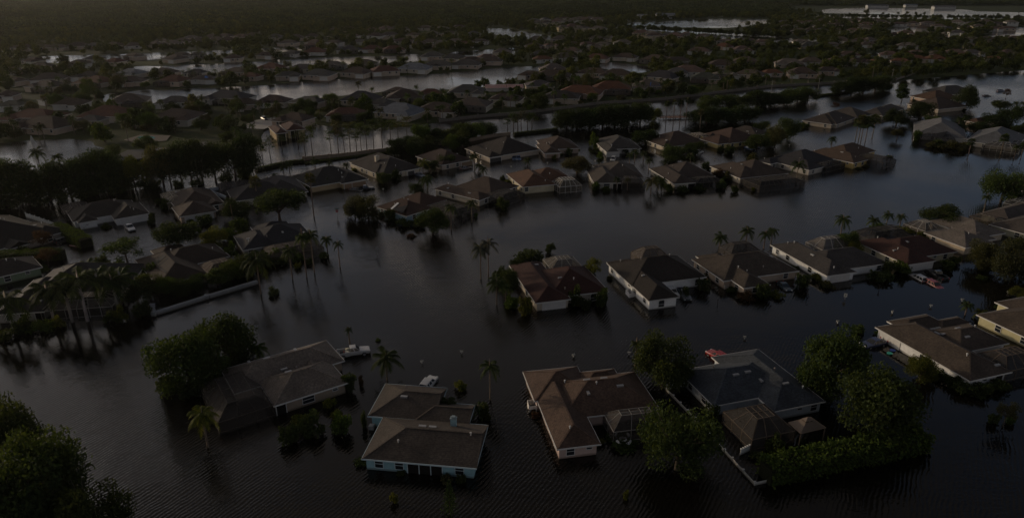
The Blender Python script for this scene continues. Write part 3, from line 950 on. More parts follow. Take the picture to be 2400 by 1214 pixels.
h = NH('dark slate roofed house partly hidden by a drooping queen palm', 'queen-palm slate house',
       ((1897, 399.5), (1933.5, 390.7)), [[(1800, 376), (1897, 399.5), (1933.5, 390.7)], [(1775, 377.6), (1806.7, 385), (1835, 368)], [(1940, 378), (1872, 356), (1835, 378)]],
       (0.085, 0.082, 0.088), (0.44, 0.41, 0.36), rnd=random.Random(25)); h.windows('SW', step=4); h.vents(3)
h.cage([(1932, 392), (1967, 386), (1942, 374)], BRONZE, (0.035, 0.03, 0.027), top=0.7)
h = NH('yellow house with light brown roof standing out into the open water', 'yellow house in the open water',
       ((2005, 382), (2037, 374)), [[(1888, 358.6), (2005, 382), (2037, 374)], [(2030, 360), (1981.7, 340), (1950, 362)]],
       (0.20, 0.138, 0.10), (0.50, 0.37, 0.14), rnd=random.Random(26), ze=2.4); h.windows('SW', step=3.6); h.vents(4)
h.cage([(2036, 375), (2028, 360), (2068, 368), (2072, 382)], BRONZE, (0.04, 0.034, 0.03), top=0.9)
h = NH('charcoal roofed house at the left edge between two long clipped hedges', 'charcoal house between the hedges',
       ((0, 585), (159, 540)), [[(-45, 597), (140, 545), (20, 504)], [(90, 560), (159, 540), (100, 520)], [(20, 585), (62, 572), (30, 555), 'S']],
       (0.062, 0.056, 0.05), (0.34, 0.3, 0.26), rnd=random.Random(27)); h.entry(2, 'S', 0.5, 1.8); h.windows('SWE', step=4); h.vents(4)
h = NH('white house with charcoal roof and arched entry, white pickup at its garage', 'white hedge-side house',
       ((268, 514.7), (351, 500)), [[(172, 520), (325, 488), (158, 500), (300, 470)], [(268, 514.7), (351, 500), (300, 478)], [(183, 524), (230, 515), (170, 502)], [(216, 509), (268, 498), (232, 488)]],
       (0.10, 0.085, 0.072), (0.66, 0.66, 0.64), rnd=random.Random(28)); h.garage(1, 'S', 0.55, 3); h.entry(3, 'S', 0.35, 1.7); h.entry(3, 'S', 0.75, 1.7); h.windows('SWE', 'arch', 4); h.vents(5)
h.cage([(143.5, 488), (158, 502), (212, 488), (196, 474)], BRONZE, (0.13, 0.105, 0.085), top=1.0)
h = NH('brown roofed tan house with two garage doors and cream-topped cage', 'tan house with two garage doors',
       ((428, 507.7), (509.6, 494)), [[(428, 507.7), (509.6, 494), (402, 486)], [(405, 479), (524.7, 474.4), (452, 449)], [(484, 484), (526, 476), (490, 466), 'S']],
       (0.155, 0.115, 0.093), (0.40, 0.32, 0.24), rnd=random.Random(29)); h.garage(0, 'S', 0.25, 1); h.garage(0, 'S', 0.66, 2); h.windows('SWE', step=4); h.vents(3)
h.patch('solar_collector', [(417, 481), (440, 465), (450, 470), (428, 488)], M_SOLAR)
h.cage([(380.6, 462), (405, 475), (482, 452), (458, 443)], (0.62, 0.58, 0.5), (0.42, 0.36, 0.25), top=1.1)
h = NH('slate and brown roofed house behind the spreading shade tree', 'shade-tree house',
       ((581.7, 468), (722.6, 449)), [[(531, 446), (581.7, 468), (690, 452)], [(722.6, 449), (640, 421), (610, 452)], [(640, 462), (690, 453), (640, 440)]],
       (0.10, 0.092, 0.095), (0.44, 0.41, 0.37), rnd=random.Random(30)); h.windows('SWE', step=4); h.vents(2)
h.cage([(515, 440), (535, 447), (592, 433), (578, 423)], BRONZE, (0.06, 0.055, 0.055), top=0.8)
h = NH('tan house with charcoal roof and tan double garage behind the black pickup', 'tan house behind the black pickup',
       ((801, 430.7), (863, 419.7)), [[(702, 424), (740, 437), (852, 416), (800, 395)], [(801, 430.7), (863, 419.7), (786, 402)], [(755, 431), (790, 424), (755, 412)]],
       (0.082, 0.077, 0.072), (0.42, 0.32, 0.19), rnd=random.Random(31)); h.garage(1, 'S', 0.22, 1, (0.3, 0.2, 0.12)); h.garage(1, 'S', 0.68, 2, (0.3, 0.2, 0.12)); h.windows('SWE', step=4); h.vents(3)
h = NH('cream house with dark roof, square chimney and white arched gable', 'cream house with square chimney',
       ((949.5, 400.5), (978, 395)), [[(822, 384), (880.7, 406), (930, 398)], [(978, 395), (906, 364), (880, 404)], [(895, 402), (938, 393), (905, 380), 'S'], [(949.5, 401), (979, 395), (935, 383)]],
       (0.10, 0.085, 0.078), (0.50, 0.44, 0.34), rnd=random.Random(32)); h.entry(2, 'S', 0.3, 1.8); h.entry(2, 'S', 0.7, 1.8); h.garage(3, 'S', 0.5, 1, (0.05, 0.05, 0.05)); h.windows('SW', step=4); h.chimney(884, 379, (0.5, 0.44, 0.34), 1.6, 0.7); h.vents(2)
h = NH('maroon-brown roofed house tucked behind yellow-green palms and shrubs', 'maroon-brown house',
       ((1072, 381), (1104, 375)), [[(990, 372), (1072, 381), (1104, 375), (1045, 354)], [(1026, 379), (1055, 376), (1030, 365), 'S']],
       (0.12, 0.08, 0.065), (0.4, 0.34, 0.28), rnd=random.Random(33)); h.garage(0, 'S', 0.85, 2, (0.25, 0.18, 0.12)); h.entry(1, 'S', 0.5, 1.6); h.windows('SW', step=4); h.vents(2)
h = NH('beige house with black-brown roof, tall arched entry and two blue cars', 'arched-entry beige house',
       ((1146.7, 370), (1179, 365)), [[(1111.7, 345), (1146.7, 370), (1179, 365)], [(1239, 355), (1200, 329), (1135, 352)], [(1170, 356), (1217, 352.5), (1178, 340)]],
       (0.09, 0.075, 0.066), (0.48, 0.41, 0.33), rnd=random.Random(34)); h.entry(2, 'S', 0.25, 1.5); h.entry(2, 'S', 0.52, 2.0); h.window(2, 'S', 0.82, 'arch'); h.garage(0, 'S', 0.5, 2, (0.05, 0.05, 0.05)); h.windows('W', step=4); h.vents(3)
h = NH('brown roofed tan house with brown garage door facing the flooded street', 'tan house with brown garage door',
       ((1275, 360), (1316, 358.3)), [[(1256, 339.7), (1275, 360), (1316, 358.3)], [(1359, 348), (1325, 327), (1270, 343)], [(1303.6, 350), (1343, 347), (1310, 336)]],
       (0.165, 0.115, 0.088), (0.44, 0.35, 0.28), rnd=random.Random(35)); h.garage(0, 'S', 0.5, 2, (0.34, 0.25, 0.19)); h.entry(2, 'S', 0.7, 2.0); h.windows('WE', step=4); h.vents(3)
h = NH('grey roofed pale house with white car at its garage, palms alongside', 'pale grey-roofed house',
       ((1422, 357), (1453, 356)), [[(1398, 336), (1422, 357), (1453, 356)], [(1504, 348), (1470, 325), (1410, 342)]],
       (0.15, 0.138, 0.125), (0.5, 0.48, 0.43), rnd=random.Random(36)); h.garage(0, 'S', 0.5, 2); h.windows('SWE', step=4); h.vents(2)
h.cage([(1400, 330), (1410, 336), (1470, 334), (1466, 325)], (0.55, 0.5, 0.46), (0.2, 0.17, 0.14), top=0.8)
h = NH('cream house with reddish brown roof behind a dense rounded street tree', 'reddish-roofed cream house',
       ((1556, 344), (1585, 341)), [[(1514, 329.5), (1556, 344), (1592, 341)], [(1640, 337), (1600, 316), (1535, 334)]],
       (0.155, 0.108, 0.085), (0.52, 0.46, 0.36), rnd=random.Random(37)); h.windows('SWE', step=3.6); h.vents(2)
h = NH('yellow house with reddish roof and dark roof panel beside two blue cars', 'yellow house with reddish roof',
       ((1688, 338), (1730, 333)), [[(1640, 326), (1688, 338), (1732, 333)], [(1765, 330), (1715, 308), (1672, 326)]],
       (0.175, 0.108, 0.082), (0.52, 0.42, 0.18), rnd=random.Random(38)); h.garage(1, 'S', 0.75, 2, (0.5, 0.4, 0.2)); h.windows('SWE', step=4); h.vents(2)
h.patch('solar_collector', [(1659, 324), (1670, 316), (1677, 318), (1667, 327)], M_SOLAR)
h.cage([(1612, 319), (1636, 326), (1660, 318), (1640, 312)], (0.6, 0.55, 0.48), (0.2, 0.16, 0.12), top=0.9)
h = NH('tall tan-yellow house with grey-brown roof beyond the yellow house', 'tall tan-yellow house',
       ((1774.5, 321), (1803, 311)), [[(1707, 307), (1774.5, 321), (1803, 311)]], (0.15, 0.122, 0.10), (0.46, 0.37, 0.2), rnd=random.Random(39), ze=3.0); h.windows('SW', step=4); h.vents(2)
h = NH('grey-brown roofed beige house beside the cluster of tall palms', 'beige house beside the tall palms',
       ((1950, 292.5), (1977, 283)), [[(1880, 283), (1950, 292.5), (1977, 283)], [(1900, 284), (1985, 284), (1932, 267)]], (0.145, 0.118, 0.10), (0.40, 0.35, 0.28), rnd=random.Random(40)); h.windows('SW', step=4); h.vents(2)
h = NH('yellow walled house with flat-looking grey roof behind the tall palms', 'yellow house behind the tall palms',
       ((1936, 266), (2010, 277)), [[(1936, 266), (2010, 277), (2040, 268)]], (0.16, 0.138, 0.118), (0.48, 0.37, 0.16), rnd=random.Random(41), ze=2.3); h.windows('SW', step=4)
h = NH('tan and grey hipped house between the tall palms and the round oak', 'tan grey-hipped house',
       ((2067, 272), (2095, 262)), [[(2031, 260), (2067, 272), (2098, 262)], [(2040, 262), (2100, 262), (2069, 249)]], (0.18, 0.155, 0.135), (0.46, 0.39, 0.28), rnd=random.Random(42)); h.windows('SW', step=4)
h = NH('brown roofed house in the upper right flood, nearest of three stacked roofs', 'nearest of the stacked roofs',
       ((2125, 244), (2200, 257)), [[(2125, 244), (2200, 257), (2245, 246)]], (0.165, 0.12, 0.095), (0.42, 0.36, 0.28), rnd=random.Random(43)); h.windows('SW', step=4)
h = NH('orange-brown roofed house, middle one of three stacked roofs at upper right', 'middle of the stacked roofs',
       ((2132, 226), (2192, 237)), [[(2132, 226), (2192, 237), (2232, 228)]], (0.20, 0.12, 0.08), (0.40, 0.30, 0.24), rnd=random.Random(44)); h.windows('SW', step=4)
h = NH('grey roofed house, farthest of three stacked roofs at upper right', 'farthest of the stacked roofs',
       ((2160, 213), (2212, 223)), [[(2160, 213), (2212, 223), (2264, 214)]], (0.155, 0.145, 0.135), (0.40, 0.37, 0.33), rnd=random.Random(45)); h.windows('SW', step=4)
h = NH('white-grey roofed house with dark cage front and black roof panels', 'white-grey panelled house',
       ((2160, 314), (2230, 320)), [[(2142, 309), (2170, 318), (2225, 293), (2262, 312)]], (0.30, 0.30, 0.31), (0.55, 0.55, 0.54), rnd=random.Random(46)); h.windows('SW', step=4)
h.cage([(2158, 322), (2222, 331), (2238, 322), (2170, 312)], BRONZE, (0.04, 0.035, 0.032), top=0.9)
h.patch('solar_collector', [(2178, 303), (2190, 298), (2222, 301), (2212, 307)], M_SOLAR)
h = NH('pale blue-grey roofed house with white-barred cage at the upper right edge', 'blue-grey edge house',
       ((2262, 331), (2310, 337)), [[(2262, 331), (2310, 337), (2320, 308), (2400, 326)]], (0.27, 0.28, 0.295), (0.45, 0.42, 0.36), rnd=random.Random(47)); h.windows('SW', step=4); h.vents(2)
h.cage([(2305, 340), (2390, 350), (2402, 335), (2320, 330)], (0.6, 0.59, 0.55), (0.06, 0.055, 0.05), top=0.9)
h = NH('orange-roofed house among dark trees near the upper right edge', 'orange-roofed house',
       ((2294, 287), (2350, 277)), [[(2265, 283), (2294, 289), (2350, 277)]], (0.23, 0.13, 0.085), (0.46, 0.36, 0.3), rnd=random.Random(48)); h.windows('SW', step=4)
h = NH('grey-brown roofed green house at the left edge below the long hedge', 'green house below the long hedge',
       ((0, 648), (98.6, 625)), [[(-60, 663), (98.6, 625), (62, 602)]], (0.115, 0.098, 0.085), (0.20, 0.26, 0.17), rnd=random.Random(49)); h.windows('SE', step=4); h.vents(2)
# ------------------------------------------------------------------ houses beyond the perimeter wall
RC = {'t': (0.19, 0.15, 0.12), 'b': (0.15, 0.105, 0.082), 'r': (0.23, 0.10, 0.065), 'g': (0.17, 0.16, 0.15), 's': (0.085, 0.085, 0.095), 'w': (0.34, 0.37, 0.42), 'p': (0.24, 0.155, 0.125), 'o': (0.27, 0.115, 0.06), 'd': (0.08, 0.07, 0.062), 'l': (0.28, 0.24, 0.2), 'e': (0.14, 0.15, 0.115)}
RN = {'t': 'tan', 'b': 'brown', 'r': 'red', 'g': 'grey', 's': 'slate', 'w': 'blue-white', 'p': 'pinkish', 'o': 'orange', 'd': 'charcoal', 'l': 'pale tan', 'e': 'green-grey'}
MID = '''80,318,130,b;20,265,65,e;62,296,125,r;160,262,75,b;122,250,60,g;300,256,92,t;405,256,78,g;520,248,112,s;578,262,66,b;238,290,112,r;402,296,112,b;205,302,62,g
303,206,64,t;208,208,76,r;95,218,76,t;398,205,66,r;478,200,62,t;112,199,76,t;200,193,58,d;25,205,50,b;15,240,46,b;295,187,66,w;378,184,62,t;455,183,46,s;548,182,66,t;580,193,50,r
68,155,46,b;88,168,56,t;25,178,40,b;175,163,52,b;215,150,46,g;258,157,46,r;305,143,46,t;398,150,52,t;462,140,42,l;545,148,42,b;420,140,40,t
625,173,62,r;705,173,70,s;780,166,58,l;850,162,60,t;675,192,60,g;742,190,76,g;828,184,72,b;905,180,72,r;966,174,82,w;1022,166,72,g;1088,164,72,g;1146,156,62,b
1012,144,58,g;1062,148,60,g;1108,154,58,b;1146,146,50,p;1176,134,48,l;620,141,46,b;680,136,42,g;735,133,56,r;725,117,36,p;815,128,56,s;870,126,50,r;925,127,56,r;1090,114,46,r;1032,113,46,l;980,115,42,b
632,256,80,b;715,256,76,g;838,252,92,s;888,262,60,g;925,229,50,b;948,246,92,b;1006,236,62,r;1092,233,92,g;810,286,92,r;922,283,112,w;1022,276,102,b;1098,266,92,t;1182,251,82,b;678,300,80,b
1312,247,92,d;1266,216,70,g;1356,235,110,o;1432,225,98,o;1518,220,76,t;1240,190,60,b;1300,178,70,l;1292,193,92,b;1386,185,82,b;1442,190,82,b;1542,195,82,s;1584,184,56,g;1612,182,82,p;1652,198,72,e;1702,190,60,l;1752,188,72,t
1266,138,50,g;1272,150,50,o;1326,146,62,t;1396,148,60,r;1336,129,46,p;1462,146,60,b;1532,153,80,b;1592,158,82,b;1636,131,56,p;1690,119,46,o;1742,128,50,p;1746,156,62,b;1692,165,72,b;1562,119,46,l;1396,122,42,t
1850,162,70,l;1900,158,62,t;1965,156,66,p;1810,184,50,o;1880,186,70,b;1945,180,60,b;2020,158,60,b;2062,156,40,o;1880,108,44,l;1905,118,60,g;1950,116,40,g;2035,114,44,t;2125,118,50,l;2150,134,40,p;2200,138,50,t;2150,150,46,o;2195,150,50,o;2238,138,60,p;2285,136,56,l;2262,146,52,r;2330,150,44,o;2370,138,50,p;2290,118,40,t;2210,104,36,g;2130,140,44,o;2085,140,50,p;2110,156,46,o;1990,140,54,p'''
FAR_ROWS = [(620, 98, 1130, 87, 11), (640, 110, 1150, 106, 9), (760, 79, 1100, 73, 8), (430, 98, 610, 92, 5), (20, 124, 420, 112, 9), (350, 108, 560, 104, 5),
            (1230, 117, 1480, 112, 6), (1250, 66, 1420, 56, 9), (1240, 60, 1400, 52, 7), (1310, 76, 1420, 82, 6), (1470, 82, 1680, 98, 9), (1500, 92, 1580, 102, 5), (1240, 102, 1450, 100, 5),
            (1830, 60, 2060, 54, 8), (1830, 71, 2080, 65, 8), (1850, 80, 2040, 78, 6), (2090, 63, 2390, 63, 9), (2150, 74, 2380, 76, 7), (2080, 91, 2260, 90, 6), (2270, 103, 2400, 101, 4), (1690, 104, 1800, 110, 4), (1960, 105, 2060, 104, 3)]
def mid_house(px, py, w, c, rnd, far=False, two=False):
    W = max(9.0, min(26.0, w / S(py)))
    if not far:
        W *= 0.95
    D = max(9.0, min(16.0, W * rnd.uniform(0.62, 0.85)))
    c0 = G(px, py, 0)
    ang = math.radians(rnd.choice([-9, -6, -12, 2, 14, -20]) + rnd.uniform(-4, 4)) + (0 if px < 1300 else math.radians(-8))
    rects = [(-W / 2, W / 2, 0, D, '')]
    kind = rnd.random()
    gx = rnd.choice([-1, 1])
    if gx < 0:
        rects.append((-W / 2 + 0.3, -W / 2 + min(8, W * 0.45), -rnd.uniform(2, 4.5), D * 0.6, ''))
    else:
        rects.append((W / 2 - min(8, W * 0.45), W / 2 - 0.3, -rnd.uniform(2, 4.5), D * 0.6, ''))
    if not far and kind < 0.5:
        rects.append((-W * 0.12, W * 0.2, -1.5, D * 0.5, rnd.choice(['', 'S'])))
    ze = (5.4 if two else rnd.uniform(2.7, 3.0)) + LAND_Z
    wall = rnd.choice([(0.44, 0.37, 0.29), (0.5, 0.45, 0.37), (0.4, 0.33, 0.27), (0.52, 0.5, 0.46), (0.48, 0.38, 0.3)])
    if two:
        wall = rnd.choice([(0.5, 0.42, 0.28), (0.46, 0.4, 0.3), (0.55, 0.53, 0.5)])
    base = RC[c] if c in RC else RC['t']
    h = House(None, None, vary(base, 0.1, rnd), wall, ze=ze, pitch=rnd.uniform(0.42, 0.52), rnd=rnd, frame=(Vector((c0.x, c0.y, 0)), ang, rects))
    if not far:
        if rnd.random() < 0.55:
            h.garage(1, 'S', 0.5, 2)
            h.windows('SW', 'std', 4.2)
        else:
            cx0, cx1 = (-W * 0.1, W / 2 - 0.4) if gx < 0 else (-W / 2 + 0.4, W * 0.1)
            h.cage(None, rnd.choice([BRONZE, BRONZE, (0.5, 0.48, 0.44)]), (0.035, 0.03, 0.027), top=0.9, ze=ze - 0.15, step=3.4, rect=(cx0, cx1, -4.5, 0.2), sides='SWE')
            h.windows('SW', 'std', 4.5)
    else:
        h.windows('SW', 'wide', 6.0)
    h.center = Vector((c0.x, c0.y, 3))
    h.radius = W * 0.6
    h.cname = RN.get(c, 'tan')
    return h
ALLH = list(NEAR)
rnd = random.Random(77)
TARPS = {(478, 200), (1518, 220)}
for line in MID.split('\n'):
    for it in line.split(';'):
        x, y, w, c = it.split(',')
        x, y, w = int(x), int(y), int(w)
        h = mid_house(x, y, w, c, rnd)
        if (x, y) in TARPS:
            r = h.rects[0]
            cx, cy = r[0] + (r[1] - r[0]) * 0.72, r[2] + (r[3] - r[2]) * 0.22
            m = MB()
            q = [Vector((cx + a, cy + b, 0)) for a, b in ((-3, -1.6), (3.2, -1.6), (2.6, 1.8), (-2.6, 1.8))]
            q = [Vector((v.x, v.y, (h.roofz(v.x, v.y) or h.ze) + 0.09)) for v in q]
            m.face(*q); m.build('tarpaulin', M_PAINT, h.root, (0.02, 0.13, 0.42))
            h.label('%s roofed house with a blue tarpaulin, %s' % (RN[c], 'beyond the long lake at left' if x < 1000 else 'behind the long perimeter wall'), 'tarp house')
        else:
            if y > 225 and x < 1215: zone = 'below the long lake'
            elif y > 195 and x >= 1215: zone = 'just behind the perimeter wall'
            elif x < 1215 and y > 158: zone = 'across the long lake'
            elif x < 1215: zone = 'along the second canal'
            elif x < 1800: zone = 'among trees in the middle distance'
            else: zone = 'among trees at upper right'
            h.label('%s roofed house %s' % (RN[c], zone), 'house', 'houses ' + zone)
        ALLH.append(h)
for k, (x0, y0, x1, y1, n) in enumerate(FAR_ROWS):
    for i in range(n):
        t = (i + 0.5) / n
        x, y = x0 + (x1 - x0) * t + rnd.uniform(-8, 8), y0 + (y1 - y0) * t + rnd.uniform(-1.5, 1.5)
        two = (k in (7, 8, 9, 11)) or (x > 2000 and rnd.random() < 0.2)
        c = rnd.choice('ttbpgl') if x < 1800 else rnd.choice('ttlgpb')
        h = mid_house(x, y, rnd.uniform(15, 20) * S(y), c, rnd, True, two)
        zone = 'small in the far left rows' if x < 620 else 'small in the rows beyond the second canal' if x < 1200 else 'small in the far middle rows' if x < 1820 else 'small in the far right rows'
        h.label('%s roofed house %s' % (RN[c], zone), 'house', 'houses ' + zone)
        ALLH.append(h)
HC = [(h.center.x, h.center.y, h.radius) for h in ALLH]
# ------------------------------------------------------------------ plants
def leaf(mb, p, s, rnd, up=0.0):
    a = Vector((rnd.gauss(0, 1), rnd.gauss(0, 1), rnd.gauss(0, 1) * (1 - up)))
    a.normalize()
    b = a.cross(Vector((rnd.gauss(0, 1), rnd.gauss(0, 1), rnd.gauss(0, 1)))).normalized()
    a *= s * rnd.uniform(0.6, 1.3)
    b *= s * rnd.uniform(0.4, 0.9)
    mb.face(p - a, p - b * 0.8, p + a, p + b)
def crown(seed, R, zc, zr, nl, nlobe, ls, lobe=(0.32, 0.5), flat=0.0, gaps=0.0):
    """foliage of one tree: leaf clumps spread over uneven lobes"""
    rnd = random.Random(seed)
    mb = MB()
    lobes = []
    for k in range(nlobe):
        a, e = rnd.uniform(0, 2 * math.pi), math.asin(rnd.uniform(-0.92, 1.0))
        rr = rnd.uniform(0.55, 0.8)
        c = Vector((R * rr * math.cos(a) * math.cos(e), R * rr * math.sin(a) * math.cos(e), zc + zr * rr * math.sin(e)))
        lobes.append((c, R * rnd.uniform(*lobe)))
    lobes.append((Vector((0, 0, zc + zr * 0.15)), R * 0.55))
    wts = [r * r for c, r in lobes]
    tot = sum(wts)
    n = 0
    while n < nl:
        t = rnd.uniform(0, tot)
        for (c, r), w in zip(lobes, wts):
            t -= w
            if t <= 0:
                break
        d = Vector((rnd.gauss(0, 1), rnd.gauss(0, 1), rnd.gauss(0, 1)))
        d.normalize()
        q = c + Vector((d.x, d.y, d.z * 0.8)) * r * (rnd.uniform(0.55, 1.08) if rnd.random() < 0.8 else rnd.uniform(0.1, 0.6))
        if gaps and mnoise.noise(q * 0.9 + Vector((seed, 0, 0))) > 0.5 - gaps:
            n += 0.4
            continue
        leaf(mb, q, ls, rnd, flat)
        n += 1
    return mb.mesh('crown', M_LEAF)
def trunk_mesh(seed, h, r, R, zc, nb=5):
    rnd = random.Random(seed + 100)
    mb = MB()
    mb.tube([(0, 0, -1.3), (0.05, 0, 0.3), (0.1, 0.05, h * 0.5), (0.05, 0.1, h)], [r * 1.3, r * 1.1, r * 0.85, r * 0.6], 8)
    for k in range(nb):
        a = 2 * math.pi * k / nb + rnd.uniform(-0.4, 0.4)
        e = Vector((math.cos(a) * R * 0.6, math.sin(a) * R * 0.6, zc + rnd.uniform(-0.2, 0.5) * R * 0.5))
        s0 = Vector((0.07, 0.08, h * rnd.uniform(0.7, 0.98)))
        m1 = s0.lerp(e, 0.5) + Vector((0, 0, 0.25))
        mb.tube([s0, m1, e], [r * 0.5, r * 0.32, r * 0.1], 6)
        for q in range(2):
            e2 = e + Vector((rnd.uniform(-1, 1), rnd.uniform(-1, 1), rnd.uniform(0, 1))) * R * 0.3
            mb.tube([m1, m1.lerp(e2, 0.6), e2], [r * 0.22, r * 0.15, r * 0.05], 5)
    return mb.mesh('trunk', M_BARK, True)
# unit trees: crown radius 4 m
TREES = {}
for k in range(4):
    TREES['oak', k] = (crown(10 + k, 4.0, 3.75, 2.9, 9500, 17, 0.155, gaps=0.10), trunk_mesh(10 + k, 2.4, 0.24, 4, 3.9), 7.2)
for k in range(2):
    TREES['round', k] = (crown(30 + k, 4.0, 3.6, 3.2, 9500, 22, 0.155, (0.28, 0.4)), trunk_mesh(30 + k, 2.2, 0.22, 4, 3.6), 7.4)
for k in range(2):
    TREES['spread', k] = (crown(40 + k, 4.0, 4.0, 1.5, 6000, 14, 0.17, (0.25, 0.36), 0.5, 0.15), trunk_mesh(40 + k, 2.4, 0.2, 4, 3.6, 7), 5.8)
for k in range(2):
    TREES['sparse', k] = (crown(50 + k, 4.0, 4.6, 3.0, 2400, 13, 0.19, (0.22, 0.34), 0, 0.2), trunk_mesh(50 + k, 3.2, 0.16, 4, 4.6, 7), 7.8)
for k in range(2):
    TREES['column', k] = (crown(60 + k, 2.0, 5.0, 4.6, 2600, 18, 0.26, (0.4, 0.6)), trunk_mesh(60 + k, 5.0, 0.15, 1.4, 5.0), 9.8)
for k in range(3):
    TREES['low', k] = (crown(70 + k, 4.0, 3.8, 3.0, 850, 13, 0.5, gaps=0.1), trunk_mesh(70 + k, 2.4, 0.24, 4, 3.9, 4), 7.3)
def conifer(seed):
    rnd = random.Random(seed)
    mb = MB()
    for t in range(13):
        z = 0.6 + t * 0.62
        r = 2.2 * (1 - t / 13.5)
        for b in range(9):
            a = 2 * math.pi * b / 9 + t * 0.4 + rnd.uniform(-.15, .15)
            for q in range(10):
                f = (q + 1) / 10
                p = Vector((math.cos(a) * r * f, math.sin(a) * r * f, z + 0.35 * f * f - 0.05))
                leaf(mb, p, 0.2, rnd, 0.5)
    tr = MB(); tr.tube([(0, 0, -1.2), (0, 0, 9)], [0.16, 0.03], 7)
    return mb.mesh('crown', M_LEAF), tr.mesh('trunk', M_BARK, True), 9.0
TREES['conifer', 0] = conifer(3)
def pine(seed):
    rnd = random.Random(seed)
    mb = MB()
    for k in range(16):
        a, z, r = rnd.uniform(0, 6.28), rnd.uniform(5.5, 9.2), rnd.uniform(0.3, 1.6)
        c = Vector((math.cos(a) * r, math.sin(a) * r, z))
        for q in range(36):
            leaf(mb, c + Vector((rnd.gauss(0, .36), rnd.gauss(0, .36), rnd.gauss(0, .24))), 0.17, rnd, 0.3)
    tr = MB(); tr.tube([(0, 0, -1.2), (0.1, 0, 4), (0, 0.1, 9.2)], [0.13, 0.1, 0.04], 6)
    for k in range(6):
        a = rnd.uniform(0, 6.28); z = rnd.uniform(4.5, 8)
        tr.tube([(0.05, 0, z), (math.cos(a) * 1.3, math.sin(a) * 1.3, z + 0.7)], [0.04, 0.015], 5)
    return mb.mesh('crown', M_LEAF), tr.mesh('trunk', M_BARK, True), 9.5
TREES['pine', 0], TREES['pine', 1] = pine(4), pine(5)
def shrub(seed, nl=900, ls=0.12, zr=0.75):
    return crown(seed, 1.0, 0.55, zr, nl, 10, ls, (0.35, 0.5))
SHRUBS = [shrub(80 + k) for k in range(4)]
def palm_crown(seed, nf, L, droop, nl, wid, fan=False, up=0.9):
    rnd = random.Random(seed)
    mb = MB()
    for k in range(nf):
        a = 2 * math.pi * k * 0.381966 + rnd.uniform(-0.15, 0.15)
        e = up - (k / nf) * (up + 0.55) + rnd.uniform(-0.1, 0.1)
        h = Vector((math.cos(a), math.sin(a), 0))
        side = Vector((-h.y, h.x, 0))
        ll = L * rnd.uniform(0.85, 1.1)
        pts = []
        for q in range(nl + 1):
            t = q / nl
            ang = e - droop * t * t * 1.5
            pts.append(h * (ll * t * math.cos(e) * (1 - 0.25 * t * t * droop)) + Vector((0, 0, ll * (t * math.sin(e) - droop * 0.55 * t * t))))
        if fan:
            c = pts[int(nl * 0.5)]
            d = (pts[-1] - pts[0]).normalized()
            u = d.cross(side).normalized()
            for j in range(11):
                th = (j - 5) / 5 * 1.5
                tip = c + (d * math.cos(th) + side * math.sin(th)) * ll * 0.5 + Vector((0, 0, -0.12 * ll * abs(math.sin(th)) - 0.05 * ll))
                w = u * 0 + (side * math.cos(th) - d * math.sin(th)) * 0.06 * ll
                mb.face(c, c.lerp(tip, 0.55) + w, tip, c.lerp(tip, 0.55) - w)
            mb.beam(pts[0], c, 0.03 * L)
            continue
        for q in range(1, nl + 1):
            p, pp = pts[q], pts[q - 1]
            t = q / nl
            d = (p - pp).normalized()
            wl = wid * (math.sin(math.pi * (0.12 + 0.86 * t)) ** 0.7) * L
            for sgn in (-1, 1):
                for sub in (0.0, 0.5):
                    b = pp.lerp(p, sub)
                    tip = b + side * sgn * wl * rnd.uniform(0.75, 1.1) + d * wl * 0.7 + Vector((0, 0, -wl * rnd.uniform(0.35, 0.8)))
                    wv = d * 0.035 * L
                    mb.face(b - wv, b + wv, tip)
        for q in range(nl):
            w = side * 0.012 * L
            mb.face(pts[q] - w, pts[q] + w, pts[q + 1] + w, pts[q + 1] - w)
    return mb.mesh('crown', M_LEAF)
def palm_trunk(taper, seg=8):
    mb = MB()
    n = 10
    pts = [(0.02 * math.sin(k * 1.3), 0.02 * math.cos(k * 1.7), k / n) for k in range(n + 1)]
    mb.tube(pts, [1 - (1 - taper) * (k / n) + (0.12 if k % 2 else 0) for k in range(n + 1)], seg)
    return mb.mesh('trunk', M_BARK, True)
PALM_C = {'queen': [palm_crown(1, 17, 1.0, 0.95, 9, 0.22), palm_crown(2, 15, 1.0, 1.1, 9, 0.2)], 'royal': [palm_crown(3, 15, 1.0, 0.8, 9, 0.26), palm_crown(4, 14, 1.0, 0.75, 9, 0.25)],
          'fan': [palm_crown(5, 26, 1.0, 0.3, 6, 0.2, True, 1.2), palm_crown(6, 24, 1.0, 0.35, 6, 0.2, True, 1.1)]}
PALM_T = palm_trunk(0.7)
PALM_LOW = [palm_crown(7, 10, 1.0, 0.9, 4, 0.3), palm_crown(8, 10, 1.0, 1.0, 4, 0.3)]
GREEN = {'dark': (0.035, 0.055, 0.016), 'mid': (0.052, 0.075, 0.02), 'yel': (0.11, 0.125, 0.02), 'olive': (0.075, 0.078, 0.028), 'red': (0.075, 0.045, 0.022), 'grey': (0.085, 0.095, 0.06), 'bright': (0.07, 0.11, 0.02)}
GREEN = {k: (v[0] * 0.7, v[1] * 0.72, v[2] * 1.1) for k, v in GREEN.items()}
GN_NAME = {'dark': 'dark green', 'mid': 'green', 'yel': 'yellow-green', 'olive': 'olive', 'red': 'reddish-brown', 'grey': 'silvery green', 'bright': 'bright green'}
KN = {'oak': 'broad oak', 'round': 'dense round tree', 'spread': 'flat spreading tree', 'sparse': 'thin open-crowned tree', 'column': 'narrow columnar tree', 'conifer': 'tiered conifer', 'pine': 'thin tall pine', 'low': 'leafy tree'}
BARK = (0.085, 0.068, 0.052)
